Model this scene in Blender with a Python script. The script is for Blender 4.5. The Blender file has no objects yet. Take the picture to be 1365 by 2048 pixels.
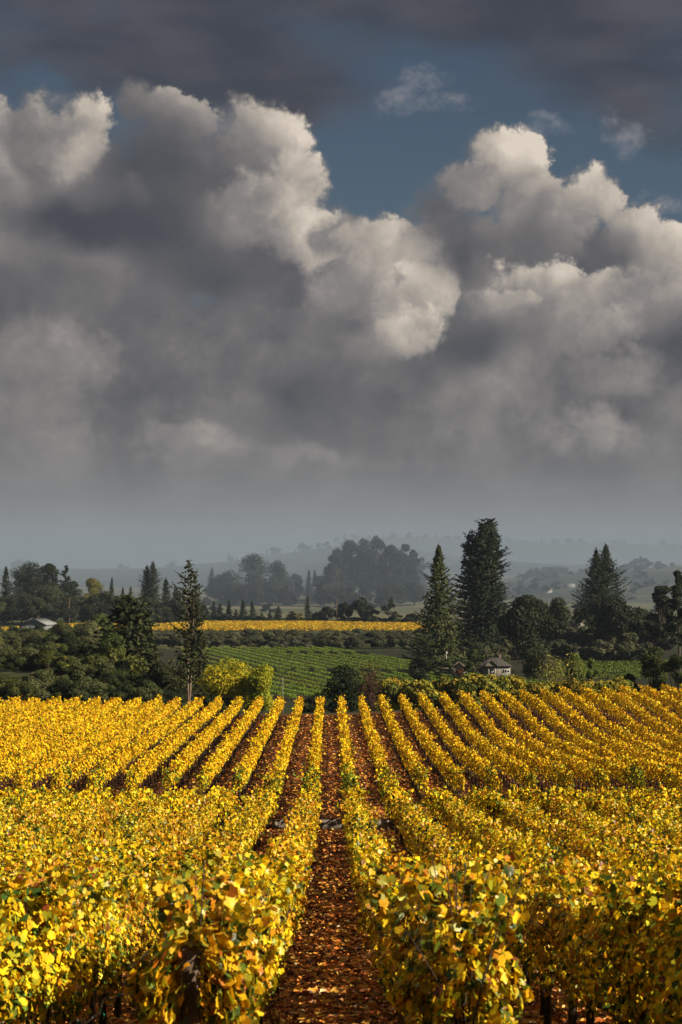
# Autumn vineyard below a towering cloud bank: everything is built here, in metres, camera at the origin looking along +Y.
import bpy, math
import numpy as np
from mathutils import Vector, Matrix

SC = bpy.context.scene
COL = SC.collection
rng = np.random.default_rng(20231)
R = math.radians

# ------------------------------------------------------------------ camera
FPX = 3400.0                      # focal length in photograph pixels (1365 x 2048)
HZN = 1160.0                      # the photograph's row of the true horizon
cam_d = bpy.data.cameras.new("camera")
cam_d.sensor_width = 36.0
cam_d.lens = FPX / 2048.0 * 36.0
cam_d.clip_start = 0.1
cam_d.clip_end = 20000.0
cam = bpy.data.objects.new("camera", cam_d)
COL.objects.link(cam)
PITCH = math.atan((HZN - 1024.0) / FPX)
YAW = -math.atan((682.5 - 662.0) / FPX)          # rows run along +Y, a touch left of the optical axis
cam.rotation_euler = (math.pi / 2 + PITCH, 0.0, YAW)
cam.location = (0, 0, 0)
SC.camera = cam
cam_d.dof.use_dof = True
cam_d.dof.focus_distance = 75.0
cam_d.dof.aperture_fstop = 5.0
CAM_M = cam.rotation_euler.to_matrix()

def ray(px, py):
    v = CAM_M @ Vector(((px - 682.5) / FPX, (1024.0 - py) / FPX, -1.0))
    return v.normalized()

def at(px, py, y):
    """world point at depth y (along +Y) seen at photograph pixel px, py"""
    v = ray(px, py)
    return Vector((v.x / v.y * y, y, v.z / v.y * y))

def uv_of(px, py):
    v = ray(px, py)
    return math.atan2(v.x, v.y) * 34.0, math.asin(v.z) * 34.0

SC.view_settings.view_transform = 'Standard'
SC.view_settings.look = 'None'
SC.view_settings.exposure = 0.88
SC.view_settings.gamma = 1.0
SC.view_settings.use_curve_mapping = False
SC.render.resolution_x = 682
SC.render.resolution_y = 1024
SC.render.engine = 'CYCLES'
try:
    SC.cycles.max_bounces = 6
    SC.cycles.diffuse_bounces = 2
    SC.cycles.transmission_bounces = 3
    SC.cycles.volume_bounces = 0
    SC.cycles.use_denoising = True
    SC.cycles.sample_clamp_indirect = 4.0
except Exception:
    pass

# ------------------------------------------------------------------ sun
SUN_AZ, SUN_EL = R(110.0), R(31.0)                 # azimuth clockwise from +Y: low sun on the right, a touch behind
SUN_DIR = Vector((math.sin(SUN_AZ) * math.cos(SUN_EL), math.cos(SUN_AZ) * math.cos(SUN_EL), math.sin(SUN_EL)))
sl = bpy.data.lights.new("sun", 'SUN')
sl.energy = 5.0
sl.angle = R(0.5)
sl.color = (1.0, 0.86, 0.66)
so = bpy.data.objects.new("sun", sl)
so.rotation_euler = SUN_DIR.to_track_quat('Z', 'Y').to_euler()
COL.objects.link(so)

# ------------------------------------------------------------------ node helper
class NG:
    def __init__(s, tree):
        s.t = tree; s.n = tree.nodes; s.l = tree.links
    def new(s, typ, **kw):
        nd = s.n.new(typ)
        for k, v in kw.items(): setattr(nd, k, v)
        return nd
    def put(s, sock, v):
        if isinstance(v, bpy.types.NodeSocket): s.l.new(v, sock)
        elif isinstance(v, (tuple, list)) and hasattr(sock, 'default_value') and sock.type == 'RGBA' and len(v) == 3:
            sock.default_value = (*v, 1.0)
        else: sock.default_value = v
    def m(s, op, a, b=0.0, c=0.0, clamp=False):
        nd = s.new('ShaderNodeMath', operation=op, use_clamp=clamp)
        s.put(nd.inputs[0], a); s.put(nd.inputs[1], b); s.put(nd.inputs[2], c)
        return nd.outputs[0]
    def add(s, a, b): return s.m('ADD', a, b)
    def sub(s, a, b): return s.m('SUBTRACT', a, b)
    def mul(s, a, b): return s.m('MULTIPLY', a, b)
    def mad(s, a, b, c): return s.m('MULTIPLY_ADD', a, b, c)
    def vm(s, op, a, b=(0, 0, 0)):
        nd = s.new('ShaderNodeVectorMath', operation=op)
        s.put(nd.inputs[0], a)
        if op == 'SCALE': s.put(nd.inputs['Scale'], b)
        else: s.put(nd.inputs[1], b)
        return nd.outputs[0]
    def step(s, x, lo, hi, a=0.0, b=1.0):
        nd = s.new('ShaderNodeMapRange', interpolation_type='SMOOTHSTEP')
        s.put(nd.inputs[0], x); s.put(nd.inputs[1], lo); s.put(nd.inputs[2], hi); s.put(nd.inputs[3], a); s.put(nd.inputs[4], b)
        return nd.outputs[0]
    def mix(s, f, a, b, mode='MIX'):
        nd = s.new('ShaderNodeMix', data_type='RGBA', blend_type=mode)
        s.put(nd.inputs[0], f); s.put(nd.inputs[6], a); s.put(nd.inputs[7], b)
        return nd.outputs[2]
    def noise(s, vec, scale=1.0, detail=4.0, rough=0.5, lac=2.0, dist=0.0):
        nd = s.new('ShaderNodeTexNoise', noise_dimensions='3D')
        s.put(nd.inputs['Vector'], vec)
        nd.inputs['Scale'].default_value = scale; nd.inputs['Detail'].default_value = detail
        nd.inputs['Roughness'].default_value = rough; nd.inputs['Lacunarity'].default_value = lac
        nd.inputs['Distortion'].default_value = dist
        return nd.outputs['Fac'], nd.outputs['Color']
    def comb(s, x, y, z=0.0):
        nd = s.new('ShaderNodeCombineXYZ')
        s.put(nd.inputs[0], x); s.put(nd.inputs[1], y); s.put(nd.inputs[2], z)
        return nd.outputs[0]
    def sep(s, v):
        nd = s.new('ShaderNodeSeparateXYZ'); s.put(nd.inputs[0], v)
        return nd.outputs[0], nd.outputs[1], nd.outputs[2]
    def ramp(s, f, stops, interp='LINEAR'):
        nd = s.new('ShaderNodeValToRGB'); s.put(nd.inputs[0], f)
        cr = nd.color_ramp; cr.interpolation = interp
        while len(cr.elements) < len(stops): cr.elements.new(0.5)
        for e, (p, c) in zip(cr.elements, stops):
            e.position = p; e.color = (*c, 1.0)
        return nd.outputs[0]

def lin(r, g, b):
    f = lambda c: (c / 255 / 12.92) if c / 255 <= 0.04045 else ((c / 255 + 0.055) / 1.055) ** 2.4
    return (f(r), f(g), f(b))

# ------------------------------------------------------------------ world: blue sky behind a cumulus bank, all by direction
world = bpy.data.worlds.new("World")
SC.world = world
world.use_nodes = True
def build_sky():
    g = NG(world.node_tree)
    for nd in list(g.n): g.n.remove(nd)
    STR = 0.1
    d = g.new('ShaderNodeTexCoord').outputs['Generated']
    x, y, z = g.sep(d)
    u = g.mul(g.m('ARCTAN2', x, y), 34.0)
    v = g.mul(g.m('ARCSINE', z), 34.0)
    dv = g.vm('SCALE', d, 34.0)                       # one unit = 100 photograph pixels of sky
    # domain warp shared by everything
    _, wc = g.noise(dv, 0.55, 6.0, 0.52)
    w = g.vm('SUBTRACT', wc, (0.5, 0.5, 0.5))
    wx, wy, wz = g.sep(w)
    uw = g.mad(wx, 1.7, u); vw = g.mad(wy, 1.5, v)
    P = g.comb(uw, vw)
    def blob(Pv, px, py, rx, ry):                     # 1 at the centre, 0 on the rim, negative outside
        cu, cv = uv_of(px, py)
        q = g.vm('MULTIPLY', g.vm('SUBTRACT', Pv, (cu, cv, 0)), (100.0 / rx, 100.0 / ry, 0))
        nd = g.new('ShaderNodeVectorMath', operation='LENGTH'); g.put(nd.inputs[0], q)
        return g.sub(1.0, nd.outputs['Value']), q
    def gau(Pv, px, py, rx, ry):
        b, _ = blob(Pv, px, py, rx * 1.9, ry * 1.9)
        return g.step(b, 0.0, 1.0)
    n1, _ = g.noise(dv, 0.85, 9.0, 0.585)
    n2, _ = g.noise(g.vm('ADD', dv, g.vm('SCALE', w, 1.2)), 2.4, 6.0, 0.55)
    bil = g.m('ABSOLUTE', g.sub(n2, 0.5))             # billows: creases where it is zero
    D = g.add(g.mul(g.sub(n1, 0.5), 1.05), g.mad(bil, 0.75, -0.10))
    soft, _ = g.noise(dv, 0.45, 5.0, 0.5)
    fade = g.step(v, uv_of(682, 1080)[1], uv_of(682, 780)[1], 0.30, 1.0)
    # the mass: grey body, cut off along its top
    L = g.mad(g.sub(soft, 0.5), g.mul(fade, 0.80), 0.37)
    L = g.mad(g.sub(n1, 0.5), g.mul(fade, 0.34), L)
    _, pv, _ = g.sep(P)
    A = g.step(g.mad(D, 0.9, g.mul(g.sub(uv_of(682, 560)[1], pv), 0.8)), 0.0, 0.35)
    for bl in [(200, 530, 340, 150), (140, 420, 300, 170), (420, 400, 240, 150), (560, 520, 260, 150), (1080, 540, 280, 130), (1330, 590, 200, 140)]:
        b, _ = blob(P, *bl)
        A = g.m('MAXIMUM', A, g.step(g.add(b, g.mul(D, 0.7)), 0.0, 0.28))
    PUFF = [  # px, py, rx, ry, lit, shade, opacity (back to front)
        (12, 300, 75, 95, .72, .30, 1), (80, 290, 80, 90, .50, .26, 1), (140, 265, 82, 98, .88, .34, 1), (270, 225, 60, 45, .42, .26, .9), (345, 240, 85, 50, .56, .22, 1), (330, 330, 150, 100, .26, .10, 1),
        (525, 300, 105, 110, .80, .20, 1), (465, 330, 110, 110, .48, .16, .9), (585, 375, 85, 85, .82, .45, 1), (510, 430, 120, 90, .72, .24, 1), (610, 470, 95, 72, .84, .42, 1), (690, 465, 60, 50, .5, .25, .8),
        (270, 405, 34, 62, .42, .22, .55), (180, 440, 190, 70, .12, .02, .9), (330, 470, 150, 80, .20, .06, .85), (430, 550, 150, 75, .24, .12, .9), (90, 560, 170, 70, .36, .20, .8),
        (740, 500, 95, 80, .78, .40, 1), (850, 520, 85, 82, .80, .45, 1), (700, 580, 120, 70, .60, .30, 1), (800, 615, 105, 85, .76, .42, 1), (862, 575, 62, 55, .84, .46, .9), (815, 660, 80, 58, .82, .42, .9), (790, 680, 90, 55, .80, .34, .9), (600, 640, 140, 60, .40, .25, .8),
        (880, 440, 85, 70, .30, .16, .9), (1000, 330, 92, 82, .90, .36, 1), (935, 380, 75, 65, .62, .28, 1), (1045, 400, 90, 70, .66, .34, 1), (1185, 400, 88, 70, .88, .40, 1), (1120, 440, 90, 75, .62, .28, 1), (1050, 490, 120, 55, .38, .20, .9),
        (1270, 465, 90, 62, .80, .36, 1), (1350, 530, 90, 75, .80, .42, 1), (1220, 520, 110, 50, .34, .18, .9), (925, 510, 75, 62, .22, .10, .9), (1080, 560, 110, 55, .82, .36, 1), (1170, 600, 120, 60, .70, .36, 1), (985, 605, 95, 48, .66, .30, 1),
        (1290, 620, 120, 70, .56, .34, .9), (1110, 660, 150, 70, .52, .34, .85), (945, 690, 95, 62, .22, .10, .9), (1345, 695, 90, 70, .20, .10, .9), (700, 770, 200, 70, .27, .18, .55), (300, 640, 220, 70, .32, .22, .4), (510, 735, 100, 55, .42, .30, .5),
        (1180, 750, 150, 75, .54, .35, .8), (1205, 860, 85, 62, .66, .38, .85), (1090, 880, 110, 50, .54, .36, .8), (60, 730, 190, 110, .52, .36, .8), (340, 885, 140, 44, .58, .36, .85), (590, 905, 130, 30, .52, .36, .75), (90, 880, 120, 42, .50, .35, .75), (500, 960, 240, 26, .40, .30, .6), (1000, 985, 260, 24, .40, .31, .6), (150, 985, 200, 22, .39, .30, .6), (760, 925, 120, 24, .41, .30, .6), (620, 850, 200, 45, .29, .22, .7)]
    sx, sy = 0.80, 0.60
    for px, py, rx, ry, lit, shd, op in PUFF:
        rx, ry = (rx * 1.12, ry * 1.12) if lit >= .37 else (rx * 1.35, ry * 1.35)
        b, q = blob(P, px, py, rx, ry)
        k = min(1.0, 75.0 / math.sqrt(rx * ry)) * 1.10
        b = g.mad(D, k, b)
        nd = g.new('ShaderNodeVectorMath', operation='DOT_PRODUCT'); g.put(nd.inputs[0], q); nd.inputs[1].default_value = (sx, sy, 0)
        s = g.m('ADD', g.mul(nd.outputs['Value'], 0.50), g.mad(g.sub(n1, 0.5), 0.9, 0.55), clamp=True)
        wdt = g.mad(s, -0.46 if lit > .48 and py < 720 else -0.18, 0.64 if lit > .48 and py < 720 else .80) if lit >= .37 else 0.85
        nd = g.new('ShaderNodeMapRange', interpolation_type='SMOOTHSTEP'); g.put(nd.inputs[0], b); nd.inputs[1].default_value = 0.0; g.put(nd.inputs[2], wdt)
        a = g.mul(nd.outputs[0], op)
        lit = lit * 1.14 if lit > .45 else lit
        Lp = g.mad(s, lit - shd, shd)
        L = g.mad(a, g.sub(Lp, L), L)
        if py < 620: A = g.m('MAXIMUM', A, nd.outputs[0])
    # wrinkles, strongest where the light falls
    L = g.mad(g.sub(bil, 0.10), g.mul(fade, g.mad(L, 0.55, -0.04)), L)
    L = g.mad(g.sub(n1, 0.5), g.mul(fade, g.mad(L, 0.45, 0.03)), L)
    L = g.m('MAXIMUM', g.m('MINIMUM', L, 1.0), 0.0)
    # elsewhere on the dome: loose cloud from noise alone
    gn, _ = g.noise(dv, 0.12, 6.0, 0.55)
    side = g.step(g.m('ABSOLUTE', u), 9.0, 15.0)
    gen = g.step(gn, 0.46, 0.56)
    alpha = g.mad(side, g.sub(gen, A), A)
    k = 1.0 / STR
    S = lambda r, gg, b: tuple(c * k for c in lin(r, gg, b))
    cr = g.new('ShaderNodeValToRGB'); g.put(cr.inputs[0], L)
    el = cr.color_ramp.elements
    stops = [(0.0, (56, 59, 68)), (0.14, (70, 73, 80)), (0.32, (101, 99, 101)), (0.52, (134, 129, 127)), (0.75, (182, 172, 160)), (1.0, (220, 208, 193))]
    while len(el) < len(stops): el.new(0.5)
    for e, (p, c) in zip(el, stops): e.position = p; e.color = (*lin(*c), 1.0)
    cloud = g.vm('SCALE', cr.outputs[0], k)
    # blue sky
    sky = g.new('ShaderNodeTexSky', sky_type='NISHITA')
    sky.sun_disc = False; sky.sun_elevation = SUN_EL; sky.sun_rotation = SUN_AZ
    sky.air_density = 1.0; sky.dust_density = 0.6; sky.ozone_density = 1.5; sky.altitude = 50
    skyc = g.vm('MULTIPLY', sky.outputs[0], (0.36, 0.365, 0.355))
    # high dark sheet of stratus over the blue
    sv = g.vm('MULTIPLY', dv, (0.5, 0.5, 1.5))
    sn, _ = g.noise(sv, 0.42, 6.0, 0.55, dist=0.3)
    sh = g.mul(g.sub(sn, 0.5), 2.4)
    for px, py, rx, ry, a in [(180, 60, 420, 130, .95), (700, 30, 330, 60, .55), (560, 190, 260, 70, .70), (1220, 90, 280, 120, .95), (1260, 210, 150, 60, .45), (350, 120, 250, 60, .5),
                              (760, 380, 200, 100, -.75), (900, 160, 260, 90, -.40), (1100, 330, 150, 60, -.45), (610, 20, 120, 30, -.30), (90, 150, 60, 25, -.5)]:
        sh = g.mad(gau(P, px, py, rx, ry), a, sh)
    top = g.step(v, uv_of(682, 150)[1], uv_of(682, -120)[1], 0.0, 0.5)
    sa = g.step(g.add(sh, top), 0.0, 1.1, 0.0, 0.84)
    sc, _ = g.noise(sv, 0.8, 6.0, 0.55)
    scol = g.mix(g.step(sc, 0.3, 0.7), S(60, 61, 70), S(84, 82, 88))
    c1 = g.mix(sa, skyc, scol)
    # a few thin torn scraps lit by the sun
    wn, _ = g.noise(g.vm('MULTIPLY', dv, (1, 1, 1.4)), 1.5, 8.0, 0.62)
    ws = g.mul(g.sub(wn, 0.5), 2.6)
    wb = None
    for px, py, rx, ry in [(840, 200, 90, 45), (1235, 265, 70, 45), (1080, 265, 60, 25), (1340, 415, 50, 30), (1310, 395, 70, 20)]:
        b = gau(P, px, py, rx, ry)
        wb = b if wb is None else g.m('MAXIMUM', wb, b)
    wa = g.mul(g.step(g.add(ws, wb), 0.45, 1.5), 0.8)
    c2 = g.mix(wa, c1, S(138, 138, 144))
    c3 = g.mix(alpha, c2, cloud)
    # towards the horizon the bank sinks in grey murk
    mur = g.step(v, uv_of(682, 1130)[1], uv_of(682, 900)[1], 0.88, 0.0)
    mn, _ = g.noise(g.vm('MULTIPLY', dv, (1, 1, 2.2)), 0.35, 5.0, 0.5)
    mcol = g.mix(g.step(mn, 0.36, 0.64), S(98, 100, 106), S(121, 122, 126))
    mcol = g.mix(g.step(v, uv_of(682, 960)[1], uv_of(682, 1110)[1]), mcol, S(108, 113, 119))
    c4 = g.mix(mur, c3, mcol)
    bg = g.new('ShaderNodeBackground'); g.put(bg.inputs[0], c4); bg.inputs[1].default_value = STR * 0.545
    out = g.new('ShaderNodeOutputWorld'); g.l.new(bg.outputs[0], out.inputs[0])
    world.cycles.sampling_method = 'MANUAL'
    world.cycles.sample_map_resolution = 512
build_sky()

# ------------------------------------------------------------------ object helpers
def tag(o, label=None, cat=None, group=None, kind=None):
    if label: o["label"] = label
    if cat: o["category"] = cat
    if group: o["group"] = group
    if kind: o["kind"] = kind
    return o

def empty(name, loc=(0, 0, 0), rz=0.0, label=None, cat=None, group=None):
    o = bpy.data.objects.new(name, None)
    o.empty_display_size = 0.3
    o.location = loc; o.rotation_euler = (0, 0, rz)
    COL.objects.link(o)
    return tag(o, label, cat, group)

def link(name, me, parent=None, loc=(0, 0, 0)):
    o = bpy.data.objects.new(name, me)
    o.location = loc
    COL.objects.link(o)
    if parent: o.parent = parent
    return o

class Geo:
    """collects vertices, faces of any size and a per-vertex colour; builds ONE mesh"""
    def __init__(s):
        s.V = []; s.F = []; s.C = []; s.n = 0
    def add(s, V, F, C=None):
        V = np.asarray(V, dtype=np.float64).reshape(-1, 3)
        for f in (F if isinstance(F, list) else [F]):
            s.F.append(np.asarray(f, dtype=np.int64) + s.n)
        s.V.append(V)
        if C is None: C = (0.5, 0.5, 0.5)
        C = np.asarray(C, dtype=np.float64)
        if C.ndim == 1: C = np.tile(C, (len(V), 1))
        s.C.append(C)
        s.n += len(V)
        return s
    def mesh(s, name, mat, smooth=False):
        V = np.concatenate(s.V); C = np.concatenate(s.C)
        me = bpy.data.meshes.new(name)
        me.vertices.add(len(V)); me.vertices.foreach_set("co", V.astype(np.float32).ravel())
        starts = []; idx = []; off = 0
        for f in s.F:
            m, k = f.shape
            idx.append(f.ravel()); starts.append(off + np.arange(m) * k); off += m * k
        idx = np.concatenate(idx).astype(np.int32); starts = np.concatenate(starts).astype(np.int32)
        me.loops.add(len(idx)); me.loops.foreach_set("vertex_index", idx)
        me.polygons.add(len(starts)); me.polygons.foreach_set("loop_start", starts)
        a = me.attributes.new("tint", 'FLOAT_COLOR', 'POINT')
        a.data.foreach_set("color", np.concatenate([C, np.ones((len(C), 1))], 1).astype(np.float32).ravel())
        me.update(calc_edges=True)
        if smooth: me.polygons.foreach_set("use_smooth", np.ones(len(starts), dtype=bool))
        me.materials.append(mat)
        return me
    def obj(s, name, mat, parent=None, loc=(0, 0, 0), smooth=False):
        return link(name, s.mesh(name, mat, smooth), parent, loc)
    # ---- shapes
    def box(s, x0, y0, z0, x1, y1, z1, C=None):
        V = [(x, y, z) for x in (x0, x1) for y in (y0, y1) for z in (z0, z1)]
        return s.add(V, np.array([[0, 1, 3, 2], [4, 6, 7, 5], [0, 4, 5, 1], [2, 3, 7, 6], [0, 2, 6, 4], [1, 5, 7, 3]]), C)
    def tube(s, pts, rad, seg=6, C=None, cap=True):
        pts = np.asarray(pts, float); n = len(pts)
        rad = np.broadcast_to(np.asarray(rad, float), (n,))
        t = np.gradient(pts, axis=0); t /= np.linalg.norm(t, axis=1)[:, None] + 1e-9
        ref = np.where(np.abs(t[:, 2:3]) > 0.9, np.array([[1.0, 0, 0]]), np.array([[0, 0, 1.0]]))
        a = np.cross(t, ref); a /= np.linalg.norm(a, axis=1)[:, None] + 1e-9
        b = np.cross(t, a)
        th = np.arange(seg) / seg * 2 * math.pi
        V = pts[:, None] + rad[:, None, None] * (np.cos(th)[None, :, None] * a[:, None] + np.sin(th)[None, :, None] * b[:, None])
        F = []
        i = np.arange(n - 1)[:, None] * seg; j = np.arange(seg)[None]; j2 = (j + 1) % seg
        Q = np.stack([i + j, i + j2, i + seg + j2, i + seg + j], -1).reshape(-1, 4)
        F.append(Q)
        if cap: F.append(np.array([list(range(seg))[::-1], [(n - 1) * seg + k for k in range(seg)]]))
        return s.add(V.reshape(-1, 3), F, C)
    def leaves(s, pos, nrm, size, col, shape, roll=None, along=None):
        """leaf faces: POS (N,3), normals, sizes, colours; ALONG fixes the leaf's length direction"""
        T, F = shape
        pos = np.asarray(pos, float); N = len(pos)
        nrm = nrm / (np.linalg.norm(nrm, axis=1)[:, None] + 1e-9)
        if along is None:
            r = rng.normal(size=(N, 3)) if roll is None else roll
        else: r = along
        y = r - (r * nrm).sum(1)[:, None] * nrm
        y /= np.linalg.norm(y, axis=1)[:, None] + 1e-9
        x = np.cross(y, nrm)
        size = np.broadcast_to(np.asarray(size, float), (N,))
        cz = (rng.uniform(-.5, 2.0, N) if T is LOBED[0] else rng.uniform(.4, 1.4, N))[:, None, None]
        V = pos[:, None] + size[:, None, None] * (T[None, :, 0:1] * x[:, None] + T[None, :, 1:2] * y[:, None] + cz * T[None, :, 2:3] * nrm[:, None])
        k = len(T)
        FF = [(np.asarray(f)[None] + (np.arange(N) * k)[:, None, None]).reshape(-1, np.asarray(f).shape[1]) for f in F]
        C = np.repeat(np.asarray(col, float), k, axis=0)
        return s.add(V.reshape(-1, 3), FF, C)

# leaf shapes (unit length about 1, x across, y along, z up): lobed vine leaf, folded leaf, folded diamond, ragged spray
def _lobed():
    ang = np.radians([-90, -62, -30, -5, 22, 48, 68, 90, 112, 132, 158, 185, 210, 242])
    rad = np.array([.20, .45, .50, .43, .54, .45, .50, .62, .50, .45, .54, .43, .50, .45])
    x = rad * np.cos(ang); y = rad * np.sin(ang)
    z = 0.30 * np.abs(x) - 0.35 * np.maximum(y, 0) ** 2 - 0.5 * np.maximum(np.abs(x) - 0.3, 0)
    V = np.concatenate([[[0, 0, 0]], np.stack([x, y, z], 1)])
    n = len(ang)
    return V, [np.array([[0, 1 + i, 1 + (i + 1) % n] for i in range(n)])]
LOBED = _lobed()
FOLDED = (np.array([[0, -.45, 0], [0, .55, -.10], [-.45, -.25, .12], [-.40, .25, .10], [.45, -.25, .12], [.40, .25, .10]]),
          [np.array([[0, 4, 5, 1], [0, 1, 3, 2]])])
DIAMOND = (np.array([[0, -.5, 0], [.42, 0, .16], [0, .5, 0], [-.42, 0, .16]]), [np.array([[0, 1, 2], [0, 2, 3]])])
SPRAY = (np.array([[0, -.5, 0], [.22, -.2, .05], [.30, .12, -.02], [.08, .5, -.10], [-.18, .30, -.03], [-.30, -.1, .05]]), [np.array([[0, 1, 2, 3, 4, 5]])])

# ------------------------------------------------------------------ materials
def new_mat(name):
    m = bpy.data.materials.new(name); m.use_nodes = True
    g = NG(m.node_tree)
    for nd in list(g.n): g.n.remove(nd)
    return m, g

def finish(g, shader):
    out = g.new('ShaderNodeOutputMaterial'); g.l.new(shader, out.inputs[0])

def leaf_mat(name, trans=0.35, rough=0.5, spec=0.35, vary=0.25, hue=0.0, tcol=(1.1, 1.05, 0.5), mottle=0.0):
    m, g = new_mat(name)
    a = g.new('ShaderNodeAttribute', attribute_name='tint')
    oi = g.new('ShaderNodeObjectInfo')
    geo = g.new('ShaderNodeNewGeometry')
    n, _ = g.noise(geo.outputs['Position'], 9.0, 3.0, 0.6)
    k = g.mad(g.sub(n, 0.5), vary * 2, 1.0)
    k = g.mul(k, g.mad(oi.outputs['Random'], 0.24, 0.88))
    c = g.vm('SCALE', a.outputs['Color'], k)
    if mottle:                                           # scorched and still-green flecks on the blades
        n2, nc = g.noise(geo.outputs['Position'], 26.0, 3.0, 0.6)
        c = g.mix(g.mul(g.step(n2, 0.56, 0.68), mottle), c, (0.30, 0.125, 0.012))
        c = g.mix(g.mul(g.step(n, 0.58, 0.70), mottle * 0.8), c, (0.20, 0.22, 0.018))
    if hue:
        hs = g.new('ShaderNodeHueSaturation'); g.put(hs.inputs['Color'], c)
        g.put(hs.inputs['Hue'], g.mad(g.sub(oi.outputs['Random'], 0.5), hue, 0.5))
        c = hs.outputs[0]
    b = g.new('ShaderNodeBsdfPrincipled')
    g.put(b.inputs['Base Color'], c); b.inputs['Roughness'].default_value = rough
    b.inputs['Specular IOR Level'].default_value = spec
    t = g.new('ShaderNodeBsdfTranslucent'); g.put(t.inputs[0], g.vm('MULTIPLY', c, tcol))
    mx = g.new('ShaderNodeMixShader'); mx.inputs[0].default_value = trans
    g.l.new(b.outputs[0], mx.inputs[1]); g.l.new(t.outputs[0], mx.inputs[2])
    finish(g, mx.outputs[0])
    return m

def solid_mat(name, c1, c2, scale=4.0, rough=0.8, stretch=(1, 1, 1), spec=0.3, detail=5.0, metal=0.0, bump=0.0):
    m, g = new_mat(name)
    tc = g.new('ShaderNodeTexCoord').outputs['Object']
    v = g.vm('MULTIPLY', tc, stretch)
    n, _ = g.noise(v, scale, detail, 0.6)
    c = g.mix(g.step(n, 0.3, 0.7), c1, c2)
    b = g.new('ShaderNodeBsdfPrincipled')
    g.put(b.inputs['Base Color'], c); b.inputs['Roughness'].default_value = rough
    b.inputs['Specular IOR Level'].default_value = spec; b.inputs['Metallic'].default_value = metal
    if bump:
        bp = g.new('ShaderNodeBump'); bp.inputs['Strength'].default_value = bump; bp.inputs['Distance'].default_value = 0.02
        g.put(bp.inputs['Height'], n); g.l.new(bp.outputs[0], b.inputs['Normal'])
    finish(g, b.outputs[0])
    return m

M = {}
M['vine'] = leaf_mat('vine_leaf', 0.26, 0.42, 0.35, 0.28, 0.03, mottle=0.6)
M['vine_far'] = leaf_mat('far_vine_leaf', 0.08, 0.6, 0.08, 0.18)
M['litter'] = leaf_mat('fallen_leaf', 0.10, 0.5, 0.4, 0.25)
M['tree'] = leaf_mat('tree_leaf', 0.20, 0.65, 0.10, 0.2, 0.02, (1.0, 1.1, 0.5))
M['needle'] = leaf_mat('needle_leaf', 0.08, 0.75, 0.06, 0.2, 0.0, (1.0, 1.1, 0.5))
M['bark'] = solid_mat('vine_bark', (0.020, 0.013, 0.009), (0.075, 0.052, 0.036), 22.0, 0.9, (1, 1, 0.25), 0.2, bump=0.6)
M['tbark'] = solid_mat('tree_bark', (0.035, 0.026, 0.020), (0.11, 0.085, 0.065), 1.6, 0.9, (1, 1, 0.3), 0.15)
M['pbark'] = solid_mat('pale_bark', (0.09, 0.065, 0.048), (0.22, 0.16, 0.115), 1.2, 0.9, (1, 1, 0.35), 0.15)
M['post'] = solid_mat('weathered_post', (0.06, 0.042, 0.03), (0.20, 0.145, 0.10), 9.0, 0.85, (1, 1, 0.12), 0.2, bump=0.4)
M['board'] = solid_mat('weathered_board', (0.11, 0.098, 0.082), (0.27, 0.24, 0.20), 7.0, 0.85, (0.12, 1, 1), 0.2, bump=0.3)
M['steel'] = solid_mat('dull_steel', (0.16, 0.15, 0.14), (0.32, 0.30, 0.28), 12.0, 0.5, (1, 1, 1), 0.5, metal=0.4)
M['hose'] = solid_mat('grey_hose', (0.17, 0.16, 0.15), (0.30, 0.28, 0.25), 6.0, 0.45, (1, 1, 1), 0.5)
M['tie'] = solid_mat('green_tape', (0.01, 0.22, 0.12), (0.02, 0.34, 0.20), 20.0, 0.4, (1, 1, 1), 0.5)

# ------------------------------------------------------------------ terrain
ROW = 1.83                        # row spacing
CREST = 156.0                     # where the vineyard ends and the land falls away
_pd = np.array([-40, -10, 0, 6, 12.2, 21, 25.4, 40, 60, 71, 76.5, 77.1, 79.5, 84, 92, 114, 140, 157, 166, 185, 205, 240, 300, 360, 430, 520, 1000, 1200, 1500, 2000, 6000], float)
_pz = np.array([2.2, -.2, -1.85, -2.95, -4.05, -5.52, -6.2, -7.95, -9.70, -10.48, -11.12, -10.74, -10.85, -11.30, -11.42, -11.75, -12.2, -12.4, -12.9, -15.0, -17.0, -19.6, -22.3, -24.4, -25.6, -26.1, -26.0, -24.5, -17, -8, 20], float)
def _pchip(x, y):
    h = np.diff(x); dl = np.diff(y) / h
    m = np.zeros_like(y)
    for i in range(1, len(x) - 1):
        if dl[i - 1] * dl[i] > 0:
            w1 = 2 * h[i] + h[i - 1]; w2 = h[i] + 2 * h[i - 1]
            m[i] = (w1 + w2) / (w1 / dl[i - 1] + w2 / dl[i])
    m[0] = dl[0]; m[-1] = dl[-1]
    return m
_pm = _pchip(_pd, _pz)
def sstep(x, a, b):
    t = np.clip((x - a) / (b - a), 0, 1)
    return t * t * (3 - 2 * t)
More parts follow.
